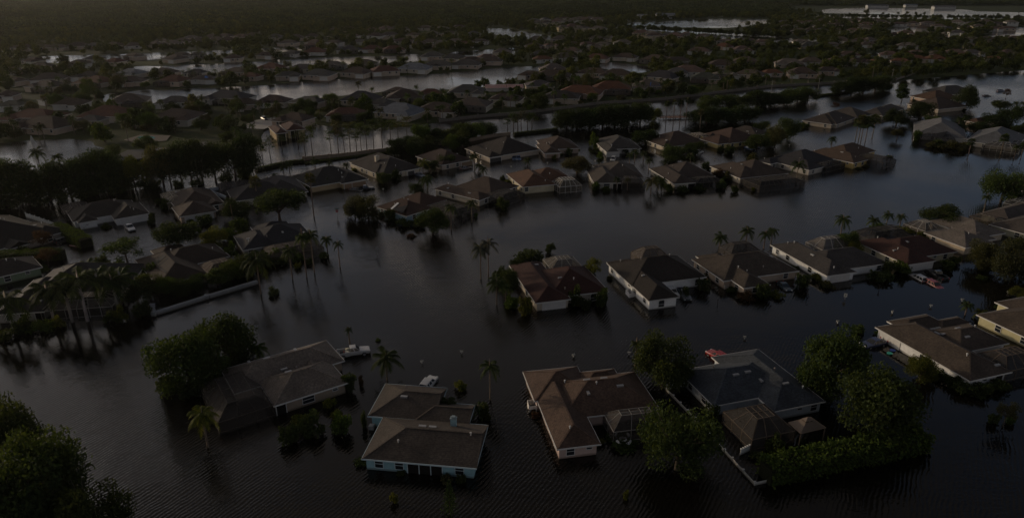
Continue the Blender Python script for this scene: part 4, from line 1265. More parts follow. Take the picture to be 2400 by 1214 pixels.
def near_house(p):
    best = min(NEAR, key=lambda h: (h.center - p).length)
    return best, (best.center - p).length
def relation(p):
    h, d = near_house(p)
    q = p - h.center
    if abs(q.x) > abs(q.y) * 1.2:
        r = 'left of' if q.x < 0 else 'right of'
    else:
        r = 'in front of' if q.y < 0 else 'behind'
    return '%s the %s' % (r, h.short)
tree_n = [0]
def tree(px, py, wpx, hpx, kind='oak', col='mid', label=None, group=None, z=0.0, cat='tree'):
    ks = [k for k in TREES if k[0] == kind]
    cr, tr, hh = TREES[RND.choice(ks)]
    p = G(px, py, z)
    r0 = {'column': 1.7, 'conifer': 2.0, 'pine': 1.6}.get(kind, 4.0)
    s = (wpx / 2 / S(py)) / r0
    sz = (hpx / VS(py)) / hh
    o = empty({'oak': 'oak_tree', 'round': 'round_tree', 'spread': 'spreading_tree', 'sparse': 'open_tree', 'column': 'columnar_tree', 'conifer': 'conifer_tree', 'pine': 'pine_tree', 'low': 'leafy_tree'}[kind], p, RND.uniform(0, 6.28))
    o.scale = (s, s, sz)
    c_ = put('crown', cr, o, vary(GREEN[col], 0.18))
    if kind in ('oak', 'round') and hpx / wpx < 1.3:
        c_.location.z = -1.1; c_.scale = (1.05, 1.05, 1.14)
    put('trunk', tr, o, vary(BARK, 0.2))
    tag(o, label or '%s %s %s' % (GN_NAME[col], KN[kind], relation(p)), cat, group or 'trees standing in the flood')
    return o
PN = {'queen': 'queen palm', 'royal': 'thick-trunked royal palm', 'fan': 'fan palm'}
def palm(px, py, top, w, kind='queen', col='mid', label=None, lean=0.0, z=0.0, group=None, rtr=None, low=False):
    p = G(px, py, z)
    h = max(0.6, (py - top) / VS(py))
    R = w / 2 / S(py) * 1.4
    o = empty('royal_palm' if kind == 'royal' else 'fan_palm' if kind == 'fan' else 'queen_palm', p, RND.uniform(0, 6.28))
    r = rtr or {'queen': 0.15, 'royal': 0.32, 'fan': 0.17}[kind]
    t = put('trunk', PALM_T, o, vary((0.26, 0.24, 0.21) if kind == 'royal' else (0.16, 0.125, 0.095), 0.15), (0, 0, -1.2), 0, (r, r, h + 1.2))
    me = RND.choice(PALM_LOW if low else PALM_C[kind])
    put('crown', me, o, vary(GREEN[col], 0.15), (0, 0, h - 0.05), 0, (R, R, R))
    if lean:
        o.rotation_euler = (0, lean, 0)
    tag(o, label or '%s %s %s' % (GN_NAME[col], PN[kind], relation(p)), 'palm', group or 'palms standing in the flood')
    return o
def bush(px, py, wpx, hpx, col='mid', label=None, what='shrub', cat='shrub', z=0.0, group=None):
    p = G(px, py, z)
    s = wpx / 2 / S(py) / 1.05
    sz = max(0.4, hpx / VS(py) / 1.35)
    o = put(what.replace(' ', '_'), RND.choice(SHRUBS), None, vary(GREEN[col], 0.15), p - Vector((0, 0, 0.15)), RND.uniform(0, 6.28), (s, s, sz))
    tag(o, label or '%s %s %s' % (GN_NAME[col], what, relation(p)), cat, group or 'shrubs standing in the flood')
    return o
def hedge(pts, width, height, col, label, ls=0.13, dens=42, wild=0.0):
    """clipped or shaggy hedge along ground points"""
    rnd = random.Random(len(pts) * 7 + int(pts[0][0]))
    P = [G(*p) for p in pts]
    o0 = P[0].copy()
    mb, core = MB(), MB()
    for a, b in zip(P, P[1:]):
        d = (b - a); L = d.length; d.normalize(); sd = Vector((-d.y, d.x, 0))
        core.beam(a - o0 + Vector((0, 0, height * 0.32)), b - o0 + Vector((0, 0, height * 0.32)), width * 0.8, height * 1.0)
        for k in range(int(L * (width + 2 * height) * dens)):
            t = rnd.uniform(0, L); u = rnd.uniform(-1, 1)
            s_ = rnd.random() * (width + 2 * height)
            if s_ < width: x, z = (s_ / width - 0.5) * width, height
            elif s_ < width + height: x, z = -width / 2, s_ - width
            else: x, z = width / 2, s_ - width - height
            wob = 1 + 0.12 * mnoise.noise(Vector((t * 0.5, x, z)))
            q = a - o0 + d * t + sd * x * wob + Vector((0, 0, z * wob)) + Vector((rnd.gauss(0, .07 + wild), rnd.gauss(0, .07 + wild), rnd.gauss(0, .06 + wild)))
            leaf(mb, q, ls, rnd)
    o = mb.build('hedge', M_LEAF, None, GREEN[col]); o.location = o0
    c = core.build('hedge_core', M_BARK, o, (0.02, 0.022, 0.012))
    tag(o, label, 'hedge')
    return o

# trees of the foreground and of the flooded streets
for a in [(445, 912, 165, 150, 'round', 'mid', 'large oak filling the left side of the screened house by the pickup'), (530, 850, 155, 125, 'round', 'mid', 'large oak at the shore above the house by the white pickup'),
          (25, 1085, 150, 165, 'oak', 'mid', 'leafy oak rising at the left edge, upper of the corner trees'), (112, 1195, 195, 195, 'oak', 'mid', 'broad oak in the bottom left corner, reaching farthest right up the water'), (45, 1290, 240, 200, 'round', 'dark', 'dense tree cut off by the bottom left corner'), (225, 1285, 165, 160, 'oak', 'mid', 'small-leaved oak at the bottom edge, rightmost of the corner trees'),
          (1552, 905, 138, 138, 'round', 'mid', 'dense round tree between the red-brown and the slate roofed houses'), (1942, 922, 165, 168, 'round', 'mid', 'dense tall oak behind the slate roofed house'), (2048, 1022, 200, 172, 'round', 'mid', 'broad dense oak right of the slate roofed house'), (1585, 1100, 178, 155, 'oak', 'mid', 'round oak in the water in front of the white yard fence'),
          (2155, 892, 74, 68, 'round', 'yel'), (2350, 1000, 56, 62, 'sparse', 'olive'), (833, 512, 52, 62, 'oak', 'grey', 'silvery tree, left one of the pair by the stop sign'), (864, 516, 66, 66, 'oak', 'olive', 'olive tree, right one of the pair by the stop sign'), (658, 523, 140, 80, 'spread', 'mid', 'spreading shade tree with forked pale trunk behind the dark slate house'),
          (560, 512, 70, 50, 'oak', 'dark'), (420, 590, 112, 70, 'spread', 'dark'), (505, 580, 72, 54, 'round', 'yel'), (300, 618, 108, 66, 'sparse', 'bright'), (104, 592, 56, 56, 'sparse', 'red'), (114, 624, 56, 44, 'sparse', 'red'), (975, 456, 38, 32, 'round', 'dark'), (1014, 548, 72, 66, 'oak', 'mid'), (1352, 408, 66, 46, 'oak', 'olive'),
          (1512, 338, 64, 44, 'round', 'dark'), (1575, 376, 66, 42, 'round', 'mid'), (1618, 362, 44, 30, 'round', 'dark'), (1640, 358, 40, 26, 'spread', 'mid'), (1390, 655, 44, 56, 'sparse', 'yel'), (2112, 240, 24, 50, 'column', 'dark'), (2262, 256, 58, 62, 'oak', 'dark'), (2100, 294, 56, 46, 'round', 'dark'), (2158, 278, 62, 48, 'round', 'dark'), (2187, 300, 52, 36, 'round', 'mid'),
          (2340, 266, 44, 32, 'spread', 'mid'), (2357, 232, 22, 26, 'sparse', 'red'), (2345, 474, 96, 90, 'oak', 'mid'), (2205, 532, 88, 62, 'oak', 'mid'), (2372, 655, 96, 112, 'oak', 'olive'), (2297, 628, 72, 76, 'round', 'olive'), (2102, 328, 34, 26, 'spread', 'olive'), (1957, 262, 22, 24, 'sparse', 'red'), (1535, 282, 32, 34, 'oak', 'yel'), (1055, 1205, 42, 85, 'conifer', 'dark', 'tiered conifer standing in the water at the bottom edge'),
          (2250, 312, 30, 26, 'round', 'dark'), (1980, 590, 56, 62, 'round', 'mid'), (2002, 600, 40, 42, 'round', 'yel'), (1195, 690, 44, 70, 'oak', 'mid'), (1210, 640, 40, 40, 'oak', 'dark'), (1290, 592, 26, 26, 'round', 'mid'), (350, 690, 66, 62, 'oak', 'mid'), (395, 690, 56, 50, 'round', 'bright'), (430, 692, 50, 45, 'oak', 'mid'), (545, 655, 60, 50, 'oak', 'bright'), (570, 640, 56, 48, 'oak', 'mid'), (510, 668, 44, 44, 'column', 'bright'),
          (460, 680, 50, 40, 'oak', 'dark'), (325, 715, 60, 60, 'oak', 'dark'), (2390, 700, 50, 30, 'round', 'yel'), (900, 430, 42, 34, 'round', 'mid'), (1045, 392, 46, 36, 'oak', 'mid'), (1010, 400, 36, 30, 'oak', 'dark'), (1775, 350, 60, 44, 'round', 'mid'), (1815, 345, 52, 66, 'round', 'olive'), (1845, 325, 50, 60, 'oak', 'mid'), (1785, 310, 40, 30, 'oak', 'mid'), (1800, 330, 36, 26, 'round', 'dark'),
          (2330, 300, 66, 40, 'round', 'dark'), (2370, 290, 60, 50, 'oak', 'dark'), (2395, 320, 44, 40, 'oak', 'dark'), (2290, 312, 50, 34, 'oak', 'dark'), (1800, 505, 1, 1, 'sparse', 'mid')][:-1]:
    tree(*a[:6], label=a[6] if len(a) > 6 else None)
# tree row behind the left houses
for x, y, w, c in [(-25, 478, 90, 'dark'), (18, 478, 84, 'dark'), (70, 480, 84, 'dark'), (118, 470, 80, 'dark'), (168, 462, 76, 'dark'), (212, 452, 74, 'dark'), (255, 448, 72, 'dark'), (292, 443, 46, 'dark'), (318, 441, 44, 'yel'), (348, 438, 44, 'yel'), (385, 437, 52, 'olive'), (402, 437, 50, 'dark'), (428, 433, 54, 'dark'), (450, 432, 54, 'dark'), (476, 430, 56, 'dark'), (506, 427, 58, 'dark'), (552, 420, 66, 'dark'), (585, 415, 60, 'dark')]:
    tree(x, y, w * 1.35, RND.uniform(106, 128) if w > 46 else 80, 'oak' if RND.random() < 0.6 else 'round', c, '%s tree in the long tree row behind the left houses' % GN_NAME[c], 'tree row behind the left houses')
for x, y, w, c in [(1328, 302, 56, 'dark'), (1352, 302, 60, 'dark'), (1382, 300, 62, 'dark'), (1412, 298, 62, 'dark'), (1440, 296, 60, 'dark'), (1470, 292, 58, 'dark'), (1500, 288, 52, 'dark')]:
    tree(x, y, w * 1.25, RND.uniform(50, 62), 'oak', c, 'dark tree in the flooded verge row above the middle houses', 'flooded verge row above the middle houses')
for x, y, w in [(1630, 288, 46), (1655, 290, 52), (1680, 290, 52), (1712, 286, 52), (1745, 282, 56), (1660, 262, 46), (1700, 258, 48), (1740, 252, 50), (1772, 250, 50), (1805, 248, 52), (1838, 244, 52), (1868, 242, 50), (1893, 238, 46), (1972, 222, 44), (1995, 221, 44), (2022, 219, 46), (2050, 216, 44), (2070, 212, 36)]:
    tree(x, y, w * 1.2, RND.uniform(36, 48), RND.choice(['oak', 'round']), RND.choice(['dark', 'dark', 'mid']), 'dark tree in the road verge row below the perimeter wall', 'road verge row below the perimeter wall')
for x, y, w in [(985, 335, 50), (1020, 335, 56), (1052, 332, 56), (1085, 330, 58), (1118, 326, 54), (1143, 320, 44), (1010, 352, 50), (950, 352, 44), (925, 362, 44), (975, 362, 50), (1060, 350, 46), (1085, 346, 40)]:
    tree(x, y, w, RND.uniform(34, 56), 'oak', RND.choice(['dark', 'mid', 'bright']), 'leafy tree in the clump along the middle of the beige wall', 'clump along the middle of the beige wall')
for x, y, hp in [(617, 388, 60), (636, 382, 66), (717, 370, 62), (733, 366, 78), (777, 362, 62), (794, 361, 84), (808, 360, 62), (821, 357, 76), (836, 355, 50), (847, 352, 70), (860, 350, 58), (876, 348, 74), (897, 346, 76), (916, 338, 60), (934, 334, 56), (955, 330, 62), (700, 345, 40), (662, 352, 36), (1203, 312, 50), (1214, 312, 44), (1222, 312, 52), (1236, 310, 46), (1246, 310, 50), (1190, 314, 40)]:
    tree(x, y, 26, hp, 'pine', RND.choice(['mid', 'olive', 'dark']), 'thin young pine in the row along the beige wall', 'thin pines along the beige wall')
for x, y, w, hp in [(-5, 486, 50, 34), (45, 484, 44, 30), (95, 478, 50, 34), (140, 474, 44, 30), (192, 464, 50, 36), (232, 456, 40, 40), (272, 455, 44, 46), (300, 447, 34, 26), (335, 443, 40, 26), (366, 440, 34, 22), (415, 437, 30, 16), (462, 434, 30, 16), (530, 424, 36, 18), (570, 419, 30, 16)]:
    bush(x, y, w, hp, 'dark', 'dark undergrowth shrub in the tree row behind the left houses', group='undergrowth of the left tree row')
# palms
for a in [(908, 892, 832, 78), (1149, 937, 852, 58), (820, 806, 768, 22), (1127, 654, 576, 50, 'queen', 'grey', 'tall silvery palm, left of the pair left of the maroon house'), (1145, 652, 564, 50, 'queen', 'grey', 'tall silvery palm, right of the pair left of the maroon house'), (1164, 714, 656, 56), (1185, 705, 668, 40),
          (686, 656, 582, 46), (719, 650, 548, 44), (737, 640, 543, 44), (797, 626, 566, 30), (612, 690, 600, 82), (768, 592, 556, 34), (736, 508, 412, 24, 'fan', 'olive'), (547, 522, 464, 36), (604, 474, 422, 28, 'fan', 'olive'),
          (1003, 456, 414, 36), (993, 440, 420, 30), (1106, 522, 470, 34), (1058, 540, 480, 36), (1520, 404, 372, 24), (1617, 388, 362, 24), (1560, 390, 376, 20), (1475, 388, 360, 20), (1487, 380, 352, 24), (1508, 376, 356, 20), (1865, 432, 380, 42), (1948, 348, 322, 26), (2003, 338, 284, 20, 'fan', 'dark'), (2010, 340, 276, 22, 'fan', 'olive'), (2016, 340, 290, 22, 'fan', 'dark'), (2026, 342, 284, 28, 'fan', 'dark'), (2044, 324, 276, 22, 'fan', 'mid'),
          (1686, 584, 552, 40), (1748, 572, 536, 40), (1790, 582, 544, 34), (1806, 578, 536, 34), (1968, 562, 508, 46), (2042, 548, 512, 36), (2076, 534, 500, 30), (2108, 532, 504, 30), (2302, 508, 458, 24), (488, 1048, 965, 82, 'queen', 'yel', 'drooping yellow-green palm at the near end of the dark pool cage'), (606, 834, 812, 54, 'queen', 'bright'), (1488, 862, 800, 34), (2262, 738, 710, 34), (2296, 744, 728, 36, 'queen', 'yel'),
          (1050, 970, 938, 52, 'queen', 'mid'), (1122, 975, 952, 46, 'queen', 'mid'), (96, 400, 352, 40), (142, 396, 364, 32), (648, 432, 408, 22), (668, 428, 386, 24), (682, 426, 380, 26), (740, 402, 374, 24), (773, 396, 380, 18), (812, 402, 384, 20), (1112, 396, 362, 28), (1122, 400, 386, 24), (1236, 388, 372, 26), (992, 404, 376, 36, 'queen', 'yel'), (1133, 420, 392, 26), (1870, 690, 640, 1)][:-1]:
    palm(*a[:4], kind=a[4] if len(a) > 4 else 'queen', col=a[5] if len(a) > 5 else 'mid', label=a[6] if len(a) > 6 else None)
for a in [(1640, 680, 655, 22), (1655, 682, 656, 22), (2270, 362, 330, 16, 'fan'), (2345, 362, 322, 20, 'fan'), (2376, 372, 340, 22), (2392, 372, 336, 24), (2395, 256, 240, 18), (2378, 258, 240, 18), (2365, 262, 244, 18), (2245, 300, 276, 20), (2260, 302, 272, 24), (2060, 368, 352, 1), (2078, 385, 365, 18), (2085, 386, 366, 16), (1640, 300, 262, 14, 'fan'), (1560, 296, 240, 12, 'fan'), (1577, 298, 238, 12, 'fan'), (1592, 298, 236, 12, 'fan'), (1606, 294, 232, 12, 'fan'), (1540, 440, 415, 30), (1550, 446, 420, 34), (1395, 470, 1, 1), (1525, 455, 420, 42), (1445, 446, 416, 20), (1470, 446, 418, 18)]:
    if a[2] > 5 and a[3] > 5:
        palm(*a[:4], kind=a[4] if len(a) > 4 else 'queen', col=RND.choice(['mid', 'dark', 'olive']))
for i, (x, y, t, w) in enumerate([(35, 778, 694, 96), (128, 754, 672, 92), (170, 755, 664, 88), (206, 753, 646, 88), (246, 734, 644, 86), (278, 728, 652, 82), (296, 716, 642, 80), (216, 672, 620, 60), (0, 770, 700, 70)]):
    palm(x, y, t, w, 'royal', 'mid', 'royal palm with pale trunk in the row before the charcoal house', group='royal palm row')
# shrubs
for a in [(405, 915, 64, 46, 'dark'), (455, 925, 70, 44, 'dark'), (500, 872, 60, 46, 'dark'), (560, 860, 56, 40, 'dark'), (677, 1034, 50, 48, 'mid'), (735, 1012, 66, 48, 'mid'), (708, 1000, 50, 34, 'yel'), (802, 1012, 48, 55, 'bright'), (790, 978, 30, 24, 'yel'), (775, 955, 34, 28, 'yel'), (822, 915, 42, 50, 'mid'), (848, 905, 14, 20, 'red'), (846, 890, 12, 16, 'red'), (1077, 912, 32, 24, 'yel', 'clipped yellow-green round bush standing alone in the street'), (886, 798, 14, 8, 'bright'), (853, 1000, 18, 40, 'mid'), (923, 1178, 20, 30, 'yel'), (1468, 1168, 16, 22, 'yel', 'small yellow-green sapling alone in the water at the bottom'),
          (1140, 980, 30, 40, 'mid'), (940, 1110, 22, 12, 'mid'), (1080, 1128, 26, 22, 'mid'), (1245, 965, 22, 12, 'red', 'rusty flowering plant at the white fenced box left of the pink house'), (1255, 975, 24, 12, 'red'), (1452, 1040, 80, 14, 'bright'), (1665, 975, 40, 40, 'mid'), (1680, 965, 22, 24, 'red'), (1815, 1060, 44, 50, 'mid'), (1880, 1045, 22, 22, 'mid'), (1775, 1075, 40, 16, 'mid'),
          (2010, 780, 34, 24, 'bright'), (2055, 785, 18, 12, 'bright'), (2240, 905, 50, 26, 'mid'), (2262, 922, 56, 30, 'mid'), (2300, 925, 60, 28, 'mid'), (2340, 915, 56, 26, 'mid'), (2200, 885, 50, 22, 'mid'), (2170, 765, 44, 20, 'bright'), (2110, 758, 22, 12, 'yel'), (2330, 992, 30, 30, 'mid'), (2365, 990, 26, 22, 'bright'),
          (1240, 612, 72, 30, 'mid'), (1205, 660, 40, 30, 'bright'), (1230, 735, 36, 52, 'yel'), (1350, 712, 40, 44, 'mid'), (1412, 716, 36, 44, 'mid'), (1375, 722, 36, 22, 'dark'), (1380, 640, 34, 30, 'yel'), (1608, 695, 30, 26, 'mid'), (1545, 705, 24, 22, 'yel'), (1650, 680, 30, 24, 'mid'), (1750, 700, 46, 18, 'red', 'orange flowering mound at the near corner of the beige house'), (1785, 695, 40, 40, 'mid'), (1820, 695, 40, 16, 'yel'), (1715, 685, 26, 16, 'mid'), (1660, 650, 26, 14, 'olive'), (1640, 620, 22, 14, 'yel'),
          (1878, 672, 34, 40, 'dark', 'clipped dark globe bush right of the beige house with orange flowers'), (1910, 655, 30, 18, 'yel'), (1940, 672, 36, 16, 'olive'), (2060, 655, 60, 24, 'dark'), (2080, 640, 40, 30, 'mid'), (2110, 640, 44, 36, 'bright'), (2040, 590, 34, 18, 'yel'), (2215, 630, 40, 26, 'mid'), (2240, 618, 30, 24, 'mid'), (2130, 545, 60, 18, 'yel'), (2160, 560, 40, 18, 'yel'), (2060, 540, 50, 18, 'bright'), (2290, 545, 34, 26, 'dark'), (2310, 620, 40, 30, 'yel'), (2300, 655, 24, 14, 'mid'),
          (60, 775, 50, 36, 'mid'), (95, 778, 60, 30, 'bright'), (20, 790, 60, 20, 'mid'), (140, 765, 30, 30, 'yel'), (265, 755, 46, 30, 'mid'), (285, 750, 36, 36, 'yel'), (340, 740, 44, 44, 'dark'), (640, 690, 30, 20, 'mid'), (660, 620, 30, 22, 'mid'), (700, 612, 30, 22, 'bright'), (725, 618, 22, 16, 'mid'), (760, 605, 24, 18, 'mid'), (545, 605, 34, 40, 'bright'), (700, 628, 20, 18, 'yel'),
          (912, 515, 34, 30, 'mid'), (945, 530, 40, 22, 'mid'), (985, 530, 40, 22, 'mid'), (1175, 490, 36, 30, 'mid'), (1080, 505, 26, 20, 'mid'), (1098, 508, 14, 10, 'bright'), (1116, 508, 14, 10, 'bright'), (965, 555, 22, 10, 'red'), (1180, 425, 18, 16, 'mid'), (1190, 430, 30, 10, 'yel'), (1395, 445, 24, 24, 'bright'), (1420, 450, 20, 16, 'mid'), (1565, 448, 30, 22, 'mid'), (1600, 450, 30, 18, 'mid'), (1640, 445, 30, 14, 'mid'), (1690, 442, 24, 24, 'mid'), (1685, 415, 36, 22, 'red', 'reddish shrub patch along the wall of the brown house with black cage'), (1705, 422, 28, 22, 'olive'),
          (1655, 398, 22, 22, 'dark'), (1765, 448, 10, 12, 'yel'), (1720, 450, 22, 20, 'mid'), (1760, 378, 34, 20, 'olive', 'golden feathery bush on the street behind the black-caged brown house'), (1975, 375, 60, 1, 'mid'), (250, 535, 24, 14, 'mid'), (205, 535, 24, 14, 'grey'), (355, 525, 20, 26, 'mid'), (445, 525, 20, 14, 'mid'), (390, 490, 24, 32, 'mid'), (375, 480, 20, 20, 'mid'), (770, 440, 34, 26, 'mid'), (790, 432, 26, 26, 'dark'), (925, 420, 34, 24, 'dark'), (835, 400, 20, 10, 'yel'), (1300, 372, 14, 10, 'yel'), (1335, 362, 26, 16, 'mid'), (1390, 345, 26, 36, 'bright'), (1400, 358, 16, 14, 'mid'), (1408, 372, 20, 18, 'bright'), (1465, 360, 24, 18, 'dark'), (1690, 355, 20, 14, 'mid'), (1710, 360, 26, 24, 'dark'), (1880, 300, 30, 16, 'mid'), (2180, 345, 30, 14, 'olive'), (2230, 352, 60, 24, 'olive'), (2200, 345, 40, 20, 'mid'), (2260, 350, 40, 18, 'olive'), (2150, 330, 24, 30, 'bright'), (1240, 770, 1, 1, 'mid')]:
    if a[3] > 2:
        bush(*a[:5], label=a[5] if len(a) > 5 else None)
for a in [(560, 545, 50, 40, 'mid'), (532, 565, 40, 36, 'bright'), (622, 622, 48, 42, 'mid'), (652, 612, 44, 34, 'bright'), (592, 645, 58, 48, 'mid'), (242, 628, 40, 34, 'mid'), (282, 642, 46, 40, 'bright'), (362, 652, 46, 40, 'mid'), (478, 525, 40, 28, 'mid'), (575, 478, 36, 26, 'dark'), (730, 446, 30, 22, 'mid'), (60, 600, 34, 30, 'dark'), (455, 545, 36, 26, 'bright'), (690, 470, 34, 24, 'mid'), (1175, 660, 40, 44, 'mid'), (1200, 720, 36, 34, 'bright')]:
    bush(*a[:5])
# foundation planting round the near houses
for h in NEAR:
    rr = random.Random(int(h.O.x * 7 + h.O.y))
    for k in range(3):
        i = rr.randrange(min(2, len(h.rects)))
        p, rz, nrm, L = h.on_wall(i, rr.choice('SSWE'), rr.uniform(0.1, 0.9), 1.1)
        if h.covered(p.x, p.y, None, 0.6) or any((p - c[0]).length < c[1] for c in getattr(h, 'blocked', [])):
            continue
        wp = h.O + h.ex * p.x + h.ey * p.y
        px, py = PIX((wp.x, wp.y, 0))
        if -20 < px < 2420:
            w = rr.uniform(1.6, 3.0)
            bush(px, py, w * S(py), rr.uniform(0.7, 1.5) * VS(py), rr.choice(['mid', 'bright', 'yel', 'dark', 'olive']))
hedge([(-30, 618), (60, 612), (152, 606)], 3.0, 2.6, 'bright', 'long clipped hedge at the left edge above the green house')
hedge([(130, 545), (165, 558), (205, 580)], 3.4, 2.6, 'bright', 'thick clipped hedge beside the white pickup house driveway')
hedge([(1790, 1125), (1900, 1100), (2040, 1070), (2160, 1045)], 3.2, 2.9, 'bright', 'shaggy palm hedge along the white fence at the bottom right', 0.26, 24, 0.16)
hedge([(1205, 318), (1274, 311), (1305, 307)], 1.6, 1.3, 'mid', 'low dark hedge at the right end of the beige wall', 0.16, 26)
hedge([(600, 402), (680, 384), (712, 381)], 1.8, 1.2, 'mid', 'low hedge at the left end of the beige wall', 0.16, 26)
hedge([(715, 385), (810, 372), (905, 360)], 1.6, 0.6, 'mid', 'narrow grassy bank at the foot of the beige wall', 0.16, 26)
hedge([(1910, 228), (1960, 222), (1990, 219)], 2.2, 1.0, 'mid', 'low hedge strip in the flooded road at upper right', 0.2, 18)
# ------------------------------------------------------------------ vehicles
def loft(mb, rings, caps=True):
    i0, n = len(mb.v), len(rings[0])
    for r in rings:
        mb.v.extend(tuple(p) for p in r)
    for k in range(len(rings) - 1):
        for j in range(n):
            mb.f.append((i0 + k * n + j, i0 + k * n + (j + 1) % n, i0 + (k + 1) * n + (j + 1) % n, i0 + (k + 1) * n + j))
    if caps:
        mb.f.append(tuple(i0 + n - 1 - j for j in range(n)))
        mb.f.append(tuple(i0 + (len(rings) - 1) * n + j for j in range(n)))
def section(x, w, zb, zt, k=0.93):
    h = w / 2
    r = [(h * 0.9, zb), (h, zb + 0.22), (h, zt - 0.14), (h * k, zt - 0.02), (h * 0.6, zt)]
    return [(x, y, z) for y, z in r] + [(x, -y, z) for y, z in reversed(r)]
CARS = {}
def vehicle(kind):
    body, cab, glass, lampf, lampr, trim = MB(), MB(), MB(), MB(), MB(), MB()
    if kind == 'pickup':
        W, zb = 1.95, 0.45
        loft(body, [section(2.95, W * 0.86, zb + .1, 1.02), section(2.8, W * 0.97, zb, 1.1), section(1.25, W, zb, 1.22), section(0.9, W, zb, 1.24), section(-0.75, W, zb, 1.24)])
        # open bed
        for y in (-1, 1):
            body.box(-2.9, -0.75, min(y * W / 2, y * (W / 2 - 0.1)), max(y * W / 2, y * (W / 2 - 0.1)), zb, 1.24)
        body.box(-2.98, -2.9, -W / 2, W / 2, zb, 1.22); body.box(-2.9, -0.75, -W / 2 + 0.1, W / 2 - 0.1, zb, 0.72)
        base, top, zt, zr = (1.15, -0.72), (0.45, -0.6), 1.24, 1.92
        wheels = (1.85, -1.95); rw = 0.42
        xf, xr = 2.97, -3.0
    elif kind == 'suv':
        W, zb = 1.86, 0.35
        loft(body, [section(2.35, W * 0.84, zb + .1, 0.85), section(2.2, W * 0.96, zb, 0.95), section(1.05, W, zb, 1.06), section(-2.2, W, zb, 1.08), section(-2.32, W * 0.94, zb + .1, 0.98)])
        base, top, zt, zr = (1.05, -2.25), (0.3, -1.95), 1.07, 1.72
        wheels = (1.45, -1.4); rw = 0.36
        xf, xr = 2.37, -2.33
    else:
        W, zb = 1.78, 0.28
        loft(body, [section(2.3, W * 0.82, zb + .1, 0.66), section(2.1, W * 0.96, zb, 0.76), section(0.95, W, zb, 0.92), section(-1.3, W, zb, 0.94), section(-2.2, W * 0.96, zb, 0.9), section(-2.3, W * 0.86, zb + .12, 0.8)])
        base, top, zt, zr = (1.0, -1.75), (0.1, -1.05), 0.92, 1.42
        wheels = (1.4, -1.35); rw = 0.33
        xf, xr = 2.31, -2.31
    hw, tw = W / 2 * 0.93, W / 2 * 0.74
    b = [(base[0], hw, zt), (base[0], -hw, zt), (base[1], -hw, zt), (base[1], hw, zt)]
    t = [(top[0], tw, zr - .04), (top[0], -tw, zr - .04), (top[1], -tw, zr - .04), (top[1], tw, zr - .04)]
    t2 = [(top[0] - .1, tw * 0.85, zr), (top[0] - .1, -tw * 0.85, zr), (top[1] + .1, -tw * 0.85, zr), (top[1] + .1, tw * 0.85, zr)]
    loft(cab, [b, t, t2])
    def pane(a0, a1, b1, b0, nrm, m=0.12):
        a0, a1, b0, b1 = map(Vector, (a0, a1, b0, b1))
        c = (a0 + a1 + b0 + b1) / 4
        q = [c + (v - c) * (1 - m) + Vector(nrm) * 0.02 for v in (a0, a1, b1, b0)]
        glass.face(*q)
    pane(b[0], b[1], t[1], t[0], (0.7, 0, 0.7)); pane(b[2], b[3], t[3], t[2], (-0.8, 0, 0.5))
    for sgn, (i, j) in ((1, (0, 3)), (-1, (1, 2))):
        B0, B1, T0, T1 = Vector(b[i]), Vector(b[j]), Vector(t[i]), Vector(t[j])
        n = 3 if kind == 'suv' else 2
        for k in range(n):
            f0, f1 = k / n + 0.02, (k + 1) / n - 0.02
            pane(B0.lerp(B1, f0), B0.lerp(B1, f1), T0.lerp(T1, f1), T0.lerp(T1, f0), (0, sgn * 0.9, 0.3), 0.14)
    for y in (-1, 1):
        z = zb + 0.38
        lampf.box(xf - 0.12, xf + 0.02, y * W * 0.34 - 0.16, y * W * 0.34 + 0.16, z, z + 0.16)
        lampr.box(xr - 0.02, xr + 0.1, y * W * 0.42 - 0.09, y * W * 0.42 + 0.09, z + .05, z + 0.4)
    trim.box(xf - 0.05, xf + 0.06, -W * 0.42, W * 0.42, zb + .02, zb + 0.26); trim.box(xr - 0.06, xr + 0.05, -W * 0.42, W * 0.42, zb + .02, zb + 0.24)
    wh = MB(); n = 14
    ring = [(math.cos(6.2832 * k / n) * rw, math.sin(6.2832 * k / n) * rw) for k in range(n)]
    loft(wh, [[(x * 0.9, -0.12, z * 0.9) for x, z in ring], [(x, -0.08, z) for x, z in ring], [(x, 0.08, z) for x, z in ring], [(x * 0.9, 0.12, z * 0.9) for x, z in ring]])
    rm = MB(); loft(rm, [[(x * 0.6, -0.13, z * 0.6) for x, z in ring], [(x * 0.6, 0.13, z * 0.6) for x, z in ring]])
    return dict(body=body.mesh('body', M_CAR, True), cab=cab.mesh('cabin', M_CAR), glass=glass.mesh('windows', M_GLASS), lampf=lampf.mesh('headlight', M_LAMP), lampr=lampr.mesh('taillight', M_CAR), trim=trim.mesh('bumper', M_RUBBER),
                wheel=wh.mesh('wheel', M_RUBBER, True), rim=rm.mesh('rim', M_METAL), wx=wheels, wy=W / 2 - 0.06, rw=rw)
for k in ('pickup', 'suv', 'sedan'):
    CARS[k] = vehicle(k)
def flat_fix(me):
    me.polygons.foreach_set('use_smooth', [False] * len(me.polygons))
for k in CARS:
    flat_fix(CARS[k]['body'])
